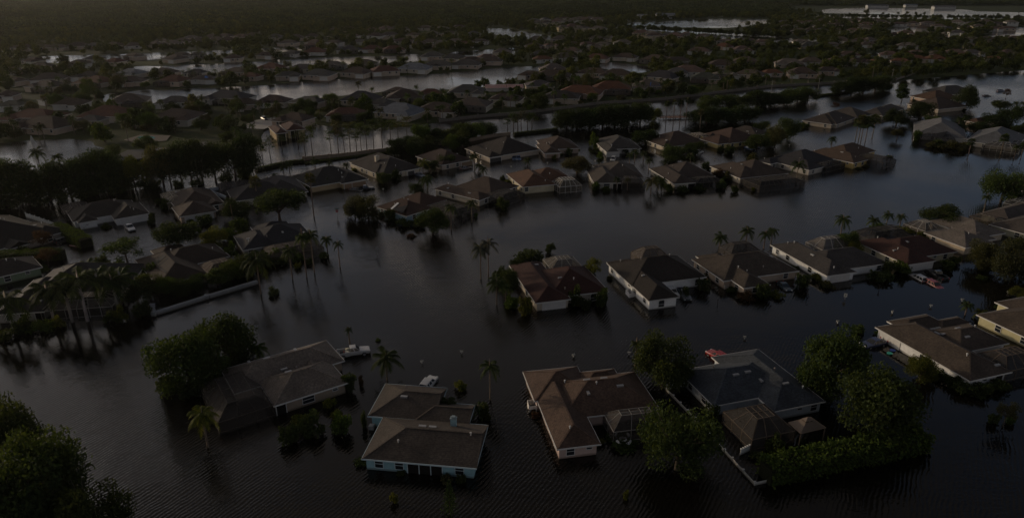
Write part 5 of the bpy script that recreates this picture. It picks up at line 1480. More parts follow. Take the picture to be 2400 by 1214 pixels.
def car(kind, px, py, fx, fy, color, sink, label, z=0.0, scale=1.0):
    p, q = G(px, py, z), G(fx, fy, z)
    C = CARS[kind]
    o = empty({'pickup': 'pickup_truck', 'suv': 'sport_utility_car', 'sedan': 'sedan_car'}[kind], p + Vector((0, 0, -sink)), math.atan2(q.y - p.y, q.x - p.x))
    o.scale = (scale,) * 3
    put('body', C['body'], o, color); put('cabin', C['cab'], o, color); put('windows', C['glass'], o)
    put('headlight', C['lampf'], o); put('taillight', C['lampr'], o, (0.35, 0.02, 0.015)); put('bumper', C['trim'], o)
    for x in C['wx']:
        for y in (-1, 1):
            w = put('wheel', C['wheel'], o, None, (x, y * C['wy'], C['rw']))
            put('rim', C['rim'], w)
    tag(o, label, 'truck' if kind == 'pickup' else 'car')
    return o
W_, SIL, BLK, BLU, RED = (0.5, 0.5, 0.49), (0.42, 0.42, 0.42), (0.018, 0.018, 0.02), (0.03, 0.05, 0.14), (0.33, 0.02, 0.015)
t = car('pickup', 829, 831, 862, 826, W_, 0.15, 'white pickup truck loaded with boxes at the tan house driveway')
for (x, y, z, a, b, c, col) in ((-1.05, 0.35, 0.72, 0.3, 0.35, 0.75, (0.6, 0.56, 0.42)), (-1.15, -0.4, 0.72, 0.35, 0.4, 0.55, (0.62, 0.58, 0.48)), (-2.1, 0.1, 0.72, 0.3, 0.3, 0.45, (0.05, 0.05, 0.05)), (-1.7, -0.3, 0.72, 0.12, 0.4, 0.6, (0.25, 0.06, 0.04))):
    m = MB(); m.box(x - a, x + a, y - b, y + b, z, z + c * 0.9); m.box(x - a * .7, x + a * .7, y - b * .7, y + b * .7, z + c * 0.9, z + c); m.build('cargo_box', M_PAINT, t, col)
car('suv', 1004, 903, 1012, 893, W_, 0.35, 'white car half hidden behind the pale blue house')
car('suv', 1682, 838, 1668, 830, RED, 0.4, 'bright red car half hidden behind the slate roofed house')
car('sedan', 2046, 808, 2022, 813, (0.03, 0.045, 0.11), 0.35, 'dark blue sedan at the garage of the long white house', scale=1.12)
car('suv', 2152, 651, 2137, 643, SIL, 0.85, 'silver car with roof rails beside the red car')
car('pickup', 2195, 646, 2177, 636, BLK, 0.6, 'black pickup truck in front of the cream maroon-roofed house')
car('suv', 2190, 667, 2205, 675, (0.28, 0.03, 0.02), 0.95, 'dark red car sunk to its windows below the black pickup')
car('sedan', 1838, 674, 1848, 683, (0.02, 0.05, 0.07), 0.4, 'black car beside the dark globe bush at the beige house')
car('pickup', 1604, 693, 1610, 703, (0.06, 0.07, 0.08), 0.5, 'dark pickup with wet hood by the white charcoal-roofed house')
car('suv', 1575, 686, 1584, 694, (0.6, 0.62, 0.62), 0.6, 'pale car squeezed between the dark pickup and the white house')
car('pickup', 305, 537, 313, 546, W_, 0.35, 'white pickup parked at the white house beside the clipped hedge', scale=0.95)
car('suv', 150, 566, 163, 562, (0.05, 0.055, 0.06), 0.4, 'dark boxy car under the charcoal house eave at left')
car('suv', 1437, 375, 1434, 380, W_, 0.5, 'white car before the grey roofed pale house garage')
car('pickup', 1636, 360, 1642, 358, W_, 0.5, 'white pickup among the street trees in the middle flood')
car('sedan', 1756, 349, 1764, 351, (0.05, 0.10, 0.2), 0.4, 'blue car at the yellow house garage, nearer one')
car('sedan', 1767, 346, 1776, 348, (0.10, 0.14, 0.2), 0.4, 'grey-blue car at the yellow house garage, farther one')
car('pickup', 856, 444, 868, 443, BLK, 0.5, 'black pickup before the tan double garage')
car('sedan', 834, 446, 844, 447, (0.06, 0.06, 0.06), 0.6, 'low dark car left of the black pickup')
car('sedan', 984, 412, 990, 414, (0.14, 0.18, 0.24), 0.4, 'grey-blue car at the cream house with the chimney')
car('sedan', 1092, 395, 1100, 394, (0.2, 0.17, 0.16), 0.5, 'dull car at the maroon-brown house garage')
car('suv', 1205, 372, 1207, 378, (0.1, 0.16, 0.26), 0.6, 'blue car, left of two at the arched entry')
car('suv', 1215, 372, 1217, 378, (0.12, 0.18, 0.3), 0.6, 'blue car, right of two at the arched entry')
car('suv', 2137, 280, 2146, 281, (0.3, 0.31, 0.32), 0.5, 'grey car under the dark trees at upper right')
car('pickup', 2216, 260, 2224, 259, (0.35, 0.36, 0.37), 0.5, 'silver pickup by the round oak at upper right')
car('sedan', 2313, 226, 2320, 226, (0.05, 0.05, 0.05), 0.5, 'dark car in the flooded side street at upper right')
car('suv', 2345, 214, 2352, 214, (0.12, 0.15, 0.2), 0.5, 'bluish car farthest up the flooded side street')
car('suv', 620, 282, 628, 285, (0.03, 0.03, 0.035), 0.0, 'black car on the road above the gatehouse', LAND_Z)
car('suv', 976, 250, 983, 249, W_, 0.0, 'white car among the houses below the long lake', LAND_Z)

# ------------------------------------------------------------------ mailboxes, signs, poles
mbx, mpost = MB(), MB()
n = 8
ring = [(0.16 * math.cos(math.pi * k / n), 0.16 * math.sin(math.pi * k / n)) for k in range(n + 1)]
prof = [(-0.16, -0.2)] + [(-y, z) for y, z in ring] + [(0.16, -0.2)]
loft(mbx, [[(-0.34, y, z) for y, z in prof], [(0.34, y, z) for y, z in prof]])
mpost.box(-0.07, 0.07, -0.07, 0.07, -1.6, -0.2); mpost.box(-0.3, 0.3, -0.05, 0.05, -0.28, -0.2)
MBX, MPOST = mbx.mesh('box', M_PAINT), mpost.mesh('post', M_PAINT)
for x, y in [(989, 851), (1082, 828), (1344, 836), (1474, 831), (1745, 794), (1963, 757), (2091, 734), (2181, 720), (2255, 706), (2362, 688), (1675, 375), (1718, 365), (1721, 352), (1815, 352), (1850, 342), (1395, 379), (1337, 386), (1283, 384), (1198, 393), (898, 446), (1417, 384)]:
    p = G(x, y)
    o = empty('mailbox', p, RND.uniform(-0.6, 0.6))
    s = 0.8
    o.scale = (s, s, s)
    put('box', MBX, o, (0.36, 0.35, 0.31), (0, 0, 0.62)); put('post', MPOST, o, (0.66, 0.64, 0.6), (0, 0, 0.62))
    tag(o, 'white mailbox poking above the flood %s' % relation(p), 'mailbox', 'white mailboxes along the flooded streets')
def octagon(r, y0, y1):
    m = MB()
    rg = [(r * math.cos(math.pi / 8 + math.pi / 4 * k), r * math.sin(math.pi / 8 + math.pi / 4 * k)) for k in range(8)]
    loft(m, [[(x, y0, z) for x, z in rg], [(x, y1, z) for x, z in rg]])
    return m
def text(parent, body, size, loc, color_mat):
    cu = bpy.data.curves.new('lettering', 'FONT')
    cu.body = body; cu.size = size; cu.align_x = 'CENTER'; cu.align_y = 'CENTER'; cu.extrude = 0.004
    cu.materials.append(color_mat)
    tmp = bpy.data.objects.new('lettering_curve', cu)
    me = bpy.data.meshes.new_from_object(tmp)
    bpy.data.objects.remove(tmp)
    o = bpy.data.objects.new('lettering', me)
    COL.objects.link(o); o.parent = parent; o.location = loc; o.rotation_euler = (math.pi / 2, 0, 0)
    o.color = (0.75, 0.75, 0.73, 1)
    return o
p = G(791, 508); o = empty('stop_sign', p, 0.1)
m = MB(); m.tube([(0, 0, -1.3), (0, 0, 2.35)], [0.05, 0.05], 6); m.build('post', M_METAL, o)
b = octagon(0.42, -0.08, -0.05).build('board', M_PAINT, o, (0.32, 0.02, 0.02)); b.location = (0, 0, 1.75)
text(b, 'STOP', 0.26, (0, -0.085, 0), M_PAINT)
m = MB(); m.box(-0.6, 0.6, -0.03, 0.0, 2.35, 2.55); m.build('street_name_blade', M_PAINT, o, (0.02, 0.12, 0.06))
tag(o, 'red stop sign with green street blade standing in the flood', 'sign')
p = G(885, 597); o = empty('road_sign', p, 0.0)
m = MB(); m.tube([(0, 0, -1.3), (0, 0, 2.2)], [0.045, 0.045], 6); m.build('post', M_METAL, o)
m = MB(); m.box(-0.33, 0.33, -0.08, -0.05, 1.45, 2.2); m.build('board', M_METAL, o)
tag(o, 'dark backed road sign alone in the brown water', 'sign')
p = G(1980, 702); o = empty('speed_sign', p, -0.5)
m = MB(); m.tube([(0, 0, -1.3), (0, 0, 1.5)], [0.045, 0.045], 6); m.build('post', M_METAL, o)
b = MB(); b.box(-0.32, 0.32, -0.08, -0.05, -0.4, 0.4); b = b.build('board', M_PAINT, o, (0.66, 0.64, 0.56)); b.location = (0, 0, 1.05)
m = MB(); m.box(-0.14, -0.04, -0.086, -0.08, -0.25, 0.22); m.box(0.02, 0.12, -0.086, -0.08, -0.25, 0.22); m.build('marking', M_RUBBER, b)
tag(o, 'small white road sign leaning in the street below the white grey-roofed house', 'sign')
for x, y, t, lab in [(1681, 717, 702, 'thin dark marker post below the beige house'), (1892, 694, 676, 'thin dark post below the globe bush'), (2060, 680, 668, 'thin dark post left of the silver car'), (2249, 650, 633, 'thin dark post right of the black pickup'), (2298, 722, 712, 'thin dark post above the yellow house at the right edge'), (1002, 592, 572, 'thin post in the open brown water')][:5]:
    p = G(x, y); h_ = (y - t) / VS(y)
    m = MB(); m.tube([(0, 0, -1), (0, 0, h_)], [0.06, 0.05], 6); m.box(-0.12, 0.12, -0.05, 0.05, h_, h_ + 0.15)
    o = m.build('marker_post', M_RUBBER); o.location = p; tag(o, lab, 'post')
for x, y, t in [(1914, 232, 180), (1803, 250, 186), (2088, 196, 160), (1576, 290, 1)][:3]:
    p = G(x, y); h_ = (y - t) / VS(y)
    o = empty('utility_pole', p)
    m = MB(); m.tube([(0, 0, -1), (0, 0, h_)], [0.16, 0.1], 7); m.build('pole', M_WOODM, o, (0.2, 0.19, 0.17))
    m = MB(); m.beam((-1.1, 0, h_ - 0.8), (1.1, 0, h_ - 0.8), 0.12); m.build('cross_arm', M_WOODM, o, (0.2, 0.17, 0.14))
    tag(o, 'utility pole in the road verge below the perimeter wall', 'pole', 'utility poles along the verge')

# ------------------------------------------------------------------ walls and fences
def wall_run(name, pts, height, col, label, step=9.0, thick=0.25, postw=0.5, posth=0.35, z0=-0.8, cap=True, zb=0.0):
    P = [G(*p, zb) for p in pts]
    root = empty(name, P[0] * 1.0)
    root.location.z = 0
    o0 = Vector((P[0].x, P[0].y, 0))
    first = True
    for a, b in zip(P, P[1:]):
        a, b = Vector((a.x, a.y, 0)) - o0, Vector((b.x, b.y, 0)) - o0
        L = (b - a).length
        k = max(1, round(L / step))
        for i in range(k):
            p, q = a.lerp(b, i / k), a.lerp(b, (i + 1) / k)
            d = (q - p).normalized()
            m = MB(); m.beam(p + d * postw * 0.5 + Vector((0, 0, (height + z0) / 2)), q - d * postw * 0.5 + Vector((0, 0, (height + z0) / 2)), thick, height - z0)
            if cap:
                m.beam(p + d * postw * .5 + Vector((0, 0, height + .04)), q - d * postw * .5 + Vector((0, 0, height + .04)), thick + 0.12, 0.08)
            m.build('panel', M_WALL, root, vary(col, 0.05))
            for pt in ([p] if not first else [p]):
                m = MB(); m.box(pt.x - postw / 2, pt.x + postw / 2, pt.y - postw / 2, pt.y + postw / 2, z0, height + posth)
                m.box(pt.x - postw / 2 - .07, pt.x + postw / 2 + .07, pt.y - postw / 2 - .07, pt.y + postw / 2 + .07, height + posth, height + posth + .1)
                m.build('post', M_WALL, root, vary(tuple(min(1, c * 1.15) for c in col), 0.04))
    tag(root, label, 'wall' if 'wall' in name else 'fence')
    return root
wall_run('perimeter_wall', [(1030, 286), (1120, 276), (1220, 268), (1400, 245), (1560, 234), (1800, 205), (2100, 189), (2150, 174)], 1.5, (0.15, 0.135, 0.115), 'long low perimeter wall with square posts beside the flooded road', 10, 0.3, 0.6, 0.4, zb=0.3)
wall_run('beige_wall', [(712, 377), (772, 371), (816, 367), (867, 360), (907, 356), (1000, 344), (1100, 333), (1158, 322), (1198, 318)], 1.4, (0.22, 0.175, 0.13), 'beige panel wall with pilasters between the flooded road and the left houses', 9, 0.3, 0.7, 0.15)
wall_run('white_fence', [(1562, 916), (1612, 968), (1664, 1023), (1716, 1080), (1768, 1137)], 0.5, (0.42, 0.42, 0.40), 'white vinyl fence running toward the bottom from the slate roofed house', 2.4, 0.05, 0.13, 0.1, cap=False)
wall_run('white_fence', [(1768, 1137), (1828, 1124), (1960, 1096), (2080, 1070), (2160, 1053)], 0.5, (0.42, 0.42, 0.40), 'white vinyl fence half buried under the shaggy palm hedge', 2.4, 0.05, 0.13, 0.1, cap=False)
wall_run('white_fence', [(1562, 914), (1612, 904)], 1.2, (0.66, 0.68, 0.70), 'short white fence closing the slate roofed house side yard', 2.4, 0.06, 0.14, 0.1, cap=False)
wall_run('picket_fence', [(1735, 1066), (1760, 1054)], 0.95, (0.72, 0.72, 0.70), 'short white picket fence at the near corner of the pool cage', 0.5, 0.05, 0.08, 0.1, cap=False)
wall_run('white_fence', [(460, 905), (470, 898), (505, 889)], 1.3, (0.62, 0.66, 0.68), 'white fence at the far corner of the dark pool cage', 2.4, 0.06, 0.14, 0.1, cap=False)
wall_run('white_fence', [(462, 906), (470, 930)], 1.25, (0.62, 0.66, 0.68), 'white fence along the left side of the dark pool cage', 2.4, 0.06, 0.14, 0.1, cap=False)
wall_run('seawall', [(357, 722), (362, 739), (485, 700), (608, 663)], 0.75, (0.2, 0.21, 0.22), 'grey concrete seawall before the brown roofed house at left', 11, 0.9, 0.95, 0.02, cap=False)
wall_run('white_wall', [(488, 452), (531, 468)], 1.1, (0.5, 0.54, 0.58), 'pale yard wall left of the house behind the shade tree', 4, 0.15, 0.2, 0.05)
wall_run('white_wall', [(488, 451), (515, 446)], 1.1, (0.5, 0.54, 0.58), 'pale back wall of the dark courtyard behind the shade tree house', 4, 0.15, 0.2, 0.05)
wall_run('white_fence', [(62, 510), (95, 521), (128, 533)], 1.4, (0.42, 0.45, 0.44), 'pale fence behind the charcoal house between the hedges', 2.4, 0.06, 0.14, 0.1, cap=False)
wall_run('dock_wall', [(640, 424), (700, 410), (760, 400)], 0.25, (0.2, 0.2, 0.2), 'low grey retaining wall under the slim palms left of the tan house', 9, 0.8, 0.85, 0.02, cap=False)
# fenced box left of the pink house
def fence_box(pts, h, col, lab):
    P = [G(*p) for p in pts]
    o0 = P[0].copy(); root = empty('utility_fence', o0)
    for a, b in zip(P, P[1:] + P[:1]):
        m = MB(); m.beam(a - o0 + Vector((0, 0, h / 2 - .4)), b - o0 + Vector((0, 0, h / 2 - .4)), 0.07, h + .8); m.build('panel', M_PAINT, root, col)
    tag(root, lab, 'fence')
fence_box([(1236, 951), (1240, 966), (1258, 964), (1255, 948)], 1.1, (0.70, 0.66, 0.6), 'small white fenced equipment box at the pink house left wall')
fence_box([(1466, 688), (1475, 698), (1488, 695), (1478, 685)], 1.0, (0.72, 0.72, 0.72), 'white fenced equipment box at the white charcoal-roofed house')
fence_box([(1687, 668), (1698, 678), (1707, 676), (1697, 666)], 0.9, (0.55, 0.5, 0.42), 'beige fenced equipment box at the beige house with orange flowers')
# gazebo by the slate house
P = [G(1847, 990, 2.1), G(1877, 1016, 2.1), G(1936, 1002, 2.1), G(1900, 977, 2.1)]
c = sum(P, Vector()) / 4
root = empty('gazebo', (c.x, c.y, 0))
q = [p - Vector((c.x, c.y, 0)) for p in P]
m = MB()
ap = Vector((0, 0, 3.3))
inn = [v.lerp(ap, 0.72) for v in q]
for i in range(4):
    m.face(q[i], q[(i + 1) % 4], inn[(i + 1) % 4], inn[i])
m.build('canopy', M_PAINT, root, (0.16, 0.125, 0.095))
m = MB()
inn2 = [v.lerp(ap + Vector((0, 0, 0.2)), 0.66) + Vector((0, 0, 0.12)) for v in q]
for i in range(4):
    m.face(inn2[i], inn2[(i + 1) % 4], ap + Vector((0, 0, 0.25)))
m.build('canopy_top', M_PAINT, root, (0.17, 0.13, 0.1))
for i in range(4):
    m = MB(); v = q[i] * 0.95; m.beam((v.x, v.y, -1), (v.x, v.y, 2.05), 0.14); m.build('post', M_PAINT, root, (0.2, 0.15, 0.11))
    m = MB(); m.beam(q[i], q[(i + 1) % 4], 0.1); m.build('beam', M_PAINT, root, (0.2, 0.15, 0.11))
tag(root, 'square brown gazebo with two-tier canopy beside the slate house cage', 'gazebo')
# table and chairs under the pink house cage
p = G(1460, 1028, 0.6); root = empty('patio_table', (p.x, p.y, 0))
m = MB(); m.tube([(0, 0, 0.55), (0, 0, 0.6)], [0.6, 0.6], 12); m.build('top', M_PAINT, root, (0.6, 0.6, 0.6))
m = MB(); m.tube([(0, 0, -1), (0, 0, 0.55)], [0.06, 0.06], 6); m.build('leg', M_PAINT, root, (0.5, 0.5, 0.5))
tag(root, 'round white table inside the pink house pool cage', 'table')
for k in range(4):
    a = math.pi / 4 + k * math.pi / 2
    r = empty('patio_chair', (p.x + 1.0 * math.cos(a), p.y + 1.0 * math.sin(a), 0), a)
    m = MB(); m.box(-.28, .28, -.28, .28, 0.28, 0.34); m.build('seat', M_PAINT, r, (0.6, 0.6, 0.6))
    m = MB(); m.tube([(0.28, 0, 0.72), (0.33, 0, 0.72)], [0.34, 0.32], 10); m.build('backrest', M_PAINT, r, (0.6, 0.6, 0.6))
    for sx in (-1, 1):
        for sy in (-1, 1):
            m = MB(); m.beam((sx * .25, sy * .25, -1), (sx * .25, sy * .25, .28), 0.04); m.build('leg', M_PAINT, r, (0.5, 0.5, 0.5))
    tag(r, 'white chair around the table in the pink house cage', 'chair', 'chairs around the white table')
# small floating things by the long white house
for x, y, col, lab in ((2085, 829, (0.05, 0.35, 0.28), 'small teal plastic tub floating beside the long white house'), (2092, 822, (0.04, 0.08, 0.3), 'small blue plastic tub floating beside the long white house')):
    m = MB(); m.tube([(0, 0, -0.1), (0, 0, 0.12), (0, 0, 0.2)], [0.35, 0.5, 0.52], 10); o = m.build('plastic_tub', M_PAINT, None, col); o.location = G(x, y); tag(o, lab, 'tub')
# kayak shapes at the left driveway
m = MB(); loft(m, [[(x, y * w, z) for y, z in ((-.3, .15), (0, -.05), (.3, .15), (0, .25))] for x, w in ((-1.9, .1), (-1, .8), (0, 1), (1, .8), (1.9, .1))])
o = m.build('kayak', M_PAINT, None, (0.36, 0.22, 0.19)); o.location = G(176, 578); o.rotation_euler = (0, 0, -0.3); tag(o, 'pinkish small boat drifting at the end of the clipped hedge', 'boat')
# boardwalk in the middle flood
A, B = G(1545, 276, 0.7), G(1618, 274, 0.7)
o0 = A.copy(); root = empty('boardwalk', (A.x, A.y, 0)); d = (B - A); L = d.length; d.normalize(); sd = Vector((-d.y, d.x, 0))
for k in range(26):
    p0 = d * (L * (k + 0.5) / 26)
    m = MB(); wd = 4.0 if 6 < k < 20 else 2.2
    m.beam(p0 - sd * wd / 2 + Vector((0, 0, .7)), p0 + sd * wd / 2 + Vector((0, 0, .7)), L / 26 - 0.1, 0.12); m.build('plank', M_WOODM, root, vary((0.17, 0.10, 0.075), 0.15))
for k in range(7):
    for sg in (-1, 1):
        p0 = d * (L * k / 6) + sd * sg * 1.1
        m = MB(); m.beam(p0 + Vector((0, 0, -1)), p0 + Vector((0, 0, 1.6)), 0.2); m.build('post', M_WOODM, root, (0.12, 0.08, 0.06))
for sg in (-1, 1):
    m = MB(); m.beam(sd * sg * 1.1 + Vector((0, 0, 1.5)), d * L + sd * sg * 1.1 + Vector((0, 0, 1.5)), 0.12); m.build('rail', M_WOODM, root, (0.16, 0.10, 0.075))
tag(root, 'reddish wooden boardwalk standing in the flood beside tall thin palms', 'boardwalk')
# gatehouse at the flooded entrance
g = House(((648, 313), (700, 308)), [[(646, 314), (674, 311), (650, 296)], [(672, 307), (716, 303), (676, 291)]], (0.17, 0.085, 0.065), (0.46, 0.36, 0.22), ze=3.6, pitch=0.5, name='gatehouse', rnd=random.Random(5))
g.opening(0, 'S', 0.5, 3.0, 2); g.opening(1, 'S', 0.4, 3.4, 3); g.windows('E')
tag(g.root, 'red roofed gatehouse with tan pillars at the flooded entrance road', 'gatehouse')
# clubhouse pool and car park
M_CONC2 = make_simple('dark_paving', (0.14, 0.12, 0.10), 0.9, 0.2, 0, 0.8)
def slab(name, pts, z, mat, col=None):
    m = MB(); m.face(*[G(*p, z) for p in pts]); o = m.build(name, mat, None, col); return structure(o)
slab('car_park', [(255, 372), (300, 352), (400, 345), (480, 332), (500, 338), (470, 352), (330, 372), (290, 377)], LAND_Z + 0.25, M_ASPH)
slab('pool_deck', [(290, 328), (330, 316), (400, 318), (390, 330), (320, 336)], LAND_Z + 0.254, M_CONC2)
m = MB(); m.face(*[G(343 + 21 * math.cos(k * 0.3927), 323 + 4 * math.sin(k * 0.3927), LAND_Z + 0.29) for k in range(16)][::-1]); structure(m.build('pool_water', make_simple('pool_blue', (0.10, 0.30, 0.32), 0.05, 0.5)))
slab('road', [(560, 300), (600, 282), (640, 276), (660, 280), (640, 295), (618, 303)], LAND_Z + 0.26, M_CONC)
slab('road', [(0, 290), (40, 287), (150, 292), (330, 280), (330, 284), (150, 297), (0, 295)], LAND_Z + 0.26, M_CONC)
# fountain in the left lake
def fountain(px, py, top):
    rnd = random.Random(3)
    p = G(px, py); h_ = (py - top) / VS(py)
    mb = MB()
    for k in range(2600):
        a = rnd.uniform(0, 6.2832); v = rnd.uniform(0, 1); t = rnd.uniform(0, 1)
        r = (0.25 + 2.0 * v) * t; z = h_ * (1 - 0.45 * v) * 4 * (t * 0.5 + 0.0) * (1 - t * 0.5) * 1.0
        z = h_ * (1 - 0.4 * v) * (1 - (t - 0.25) ** 2 / 0.5625) if t > 0.25 else h_ * (1 - .4 * v) * t * 4
        leaf(mb, Vector((r * math.cos(a), r * math.sin(a), max(0, z))), 0.14, rnd)
    o = mb.build('fountain', M_SPRAY); o.location = p
    tag(o, 'white fountain plume rising from the left lake', 'fountain')
M_SPRAY = make_simple('water_spray', (0.62, 0.62, 0.6), 0.6, 0.3)
fountain(82, 356, 316)
# striped pavilion roof by the long lake
p = G(1182, 214, LAND_Z); root = empty('market_tent', p, 0.05)
m = MB(); m.box(-11, 11, -3, 3, 0, 2.2); m.build('wall', M_WALL, root, (0.5, 0.46, 0.42))
for k in range(9):
    m = MB(); m.box(-11.5, 11.5, -3.6 + k * 0.8, -3.0 + k * 0.8 + 0.2, 2.2 + 0.14 * k, 2.32 + 0.14 * k); m.build('roof_strip', M_PAINT, root, (0.3, 0.05, 0.04) if k % 2 else (0.55, 0.5, 0.48))
tag(root, 'low building with red and white striped roof by the long lake', 'building')
for (x, y, w_, d_, h_, col, lab) in ((1560, 46, 30, 18, 6, (0.3, 0.33, 0.37), 'large grey-roofed hall beyond the far flooded field'), (1505, 47, 16, 12, 6, (0.34, 0.36, 0.38), 'small pale hall left of the large grey-roofed hall'), (2058, 20, 44, 16, 5, (0.1, 0.12, 0.135), 'long low shed behind the far right lake, left one'), (2215, 23, 44, 16, 5, (0.2, 0.2, 0.2), 'pale long shed behind the far right lake, right one'), (2136, 19, 26, 14, 5, (0.22, 0.27, 0.32), 'blue-grey shed behind the far right lake')):
    h = House(None, None, col, (0.4, 0.4, 0.38), ze=h_, pitch=0.35, name='hall', rnd=random.Random(3), frame=(G(x, y), -0.1, [(-w_ / 2, w_ / 2, 0, d_, 'EW')]))
    h.windows('S', 'wide', 8)
    tag(h.root, lab, 'building')
# ------------------------------------------------------------------ trees and palms of the land beyond
rnd = random.Random(99)
HB = {}
for x, y, r in HC:
    HB.setdefault((int(x // 40), int(y // 40)), []).append((x, y, r))
def clear(x, y, pad):
    i, j = int(x // 40), int(y // 40)
    for di in (-1, 0, 1):
        for dj in (-1, 0, 1):
            for hx, hy, hr in HB.get((i + di, j + dj), []):
                # yards behind and beside the houses fill up, the fronts stay open
                if abs(x - hx) < hr * 0.8 + pad and -5.5 < y - hy < 14 + pad:
                    return False
    return True
cands = []
y = 225.0
while y < 1450:
    half = y * 0.82 + 40
    n = int(half * 2 * 9.0 / 62)
    for k in range(n):
        x, yy = rnd.uniform(-half, half), y + rnd.uniform(0, 9)
        px, py = PIX((x, yy, 0))
        if -60 < px < 2460 and is_land(px, py) and is_land(px, py + 1.2) and clear(x, yy, 1.0):
            dens = mnoise.noise(Vector((x * 0.012, yy * 0.012, 3)))
            if dens > -0.45 + rnd.uniform(-0.2, 0.2) or py < 60:
                cands.append((x, yy, px, py))
    y += 9.0
cands = [c for c in cands if not (255 < c[2] < 510 and 318 < c[3] < 378 and rnd.random() < 0.93)]
cands = [c for c in cands if is_land(c[2], c[3] - 4.2 * VS(c[3])) or rnd.random() < 0.1]
cands.sort(key=lambda c: -c[3])
def zone_of(px, py):
    if px < 1215:
        return 'below the long lake' if py > 215 else 'across the long lake' if py > 152 else 'beyond the second canal'
    if px < 1800:
        return 'behind the perimeter wall' if py > 180 else 'in the middle distance'
    return 'at upper right'
MIDH = [(h.center.x, h.center.y, h.cname) for h in ALLH if hasattr(h, 'cname')]
def beside(x, y):
    b = min(MIDH, key=lambda q: (q[0] - x) ** 2 + (q[1] - 4 - y) ** 2)
    return 'beside a %s roofed house' % b[2]
rest_t, rest_p = [], []
nt = np_ = 0
for x, yy, px, py in cands:
    u = rnd.random()
    if u < 0.36:
        hgt = rnd.uniform(4, 8.5)
        if np_ < 190:
            o = empty('palm_tree', (x, yy, LAND_Z - 0.1), rnd.uniform(0, 6.28))
            R = rnd.uniform(2.2, 3.2)
            put('trunk', PALM_T, o, (0.16, 0.13, 0.1), (0, 0, 0), 0, (0.15, 0.15, hgt)); put('crown', rnd.choice(PALM_C['queen'] + PALM_C['royal'] if py > 200 else PALM_LOW), o, vary(GREEN[rnd.choice(['mid', 'mid', 'olive', 'bright'])], 0.2, rnd), (0, 0, hgt), 0, (R, R, R))
            tag(o, 'palm tree %s %s' % (beside(x, yy), zone_of(px, py)), 'palm', 'palms ' + zone_of(px, py)); np_ += 1
        else:
            rest_p.append((x, yy, hgt))
    else:
        r = rnd.uniform(2.0, 4.6) * (0.75 if u < 0.75 else 1.15)
        if nt < 190:
            s = r / 4.0
            k = rnd.choice([('oak', 0), ('oak', 1), ('oak', 2), ('round', 0), ('round', 1), ('low', 0), ('low', 1)])
            cr, tr, hh = TREES[k]
            o = empty('leafy_tree', (x, yy, LAND_Z - 0.1), rnd.uniform(0, 6.28)); o.scale = (s, s, s * rnd.uniform(0.8, 1.1))
            c = rnd.choice(['mid', 'mid', 'dark', 'olive', 'bright'])
            put('crown', cr, o, vary(GREEN[c], 0.2, rnd)); put('trunk', tr, o, BARK)
            tag(o, '%s tree %s %s' % (GN_NAME[c], beside(x, yy), zone_of(px, py)), 'tree', 'trees ' + zone_of(px, py)); nt += 1
        else:
            rest_t.append((x, yy, r))
# distant woodland and the rest of the garden trees: one mass each, instanced on points
def gn_scatter(name, pts, protos, smin, smax, label, cat):
    hold = bpy.data.collections.new(name + '_kinds')
    for o in protos:
        for c in list(o.users_collection):
            c.objects.unlink(o)
        hold.objects.link(o)
    me = bpy.data.meshes.new(name)
    me.from_pydata([(p[0], p[1], p[2]) for p in pts], [], [])
    at = me.attributes.new('size', 'FLOAT', 'POINT')
    at.data.foreach_set('value', [p[3] for p in pts])
    ob = put(name, me)
    ng = bpy.data.node_groups.new(name, 'GeometryNodeTree')
    ng.interface.new_socket('Geometry', in_out='INPUT', socket_type='NodeSocketGeometry')
    ng.interface.new_socket('Geometry', in_out='OUTPUT', socket_type='NodeSocketGeometry')
    n, l = ng.nodes, ng.links
    gi, go = n.new('NodeGroupInput'), n.new('NodeGroupOutput')
    ci = n.new('GeometryNodeCollectionInfo'); ci.inputs['Collection'].default_value = hold; ci.inputs['Separate Children'].default_value = True; ci.inputs['Reset Children'].default_value = True
    ip = n.new('GeometryNodeInstanceOnPoints'); ip.inputs['Pick Instance'].default_value = True
    rv = n.new('FunctionNodeRandomValue'); rv.data_type = 'FLOAT_VECTOR'; rv.inputs[0].default_value = (0, 0, 0); rv.inputs[1].default_value = (0, 0, 6.283)
    na = n.new('GeometryNodeInputNamedAttribute'); na.data_type = 'FLOAT'; na.inputs['Name'].default_value = 'size'
    l.new(gi.outputs[0], ip.inputs['Points']); l.new(ci.outputs[0], ip.inputs['Instance'])
    l.new(rv.outputs[0], ip.inputs['Rotation']); l.new(na.outputs['Attribute'], ip.inputs['Scale'])
    l.new(ip.outputs[0], go.inputs[0])
    md = ob.modifiers.new('scatter', 'NODES'); md.node_group = ng
    stuff(ob)
    ob['label'] = label
    ob['category'] = cat
    return ob
def proto_tree(k, col):
    cr = TREES['low', k][0]
    v, f = [tuple(x.co) for x in cr.vertices], [tuple(p.vertices) for p in cr.polygons]
    tr = TREES['low', k][1]
    i = len(v)
    v += [tuple(x.co) for x in tr.vertices]; f += [tuple(a + i for a in p.vertices) for p in tr.polygons]
    me = bpy.data.meshes.new('garden_tree'); me.from_pydata(v, [], f); me.materials.append(make_leaf('garden_foliage', col))
    o = put('garden_tree', me, None, col); return o
def proto_palm(k, col):
    mb = MB(); mb.tube([(0, 0, 0), (0, 0, 2.4)], [0.06, 0.045], 6)
    cr = PALM_LOW[k]
    i = len(mb.v)
    mb.v += [(x.co.x, x.co.y, x.co.z + 2.4) for x in cr.vertices]; mb.f += [tuple(a + i for a in p.vertices) for p in cr.polygons]
    return mb.build('garden_palm', make_leaf('garden_palm_foliage', col), None, col)
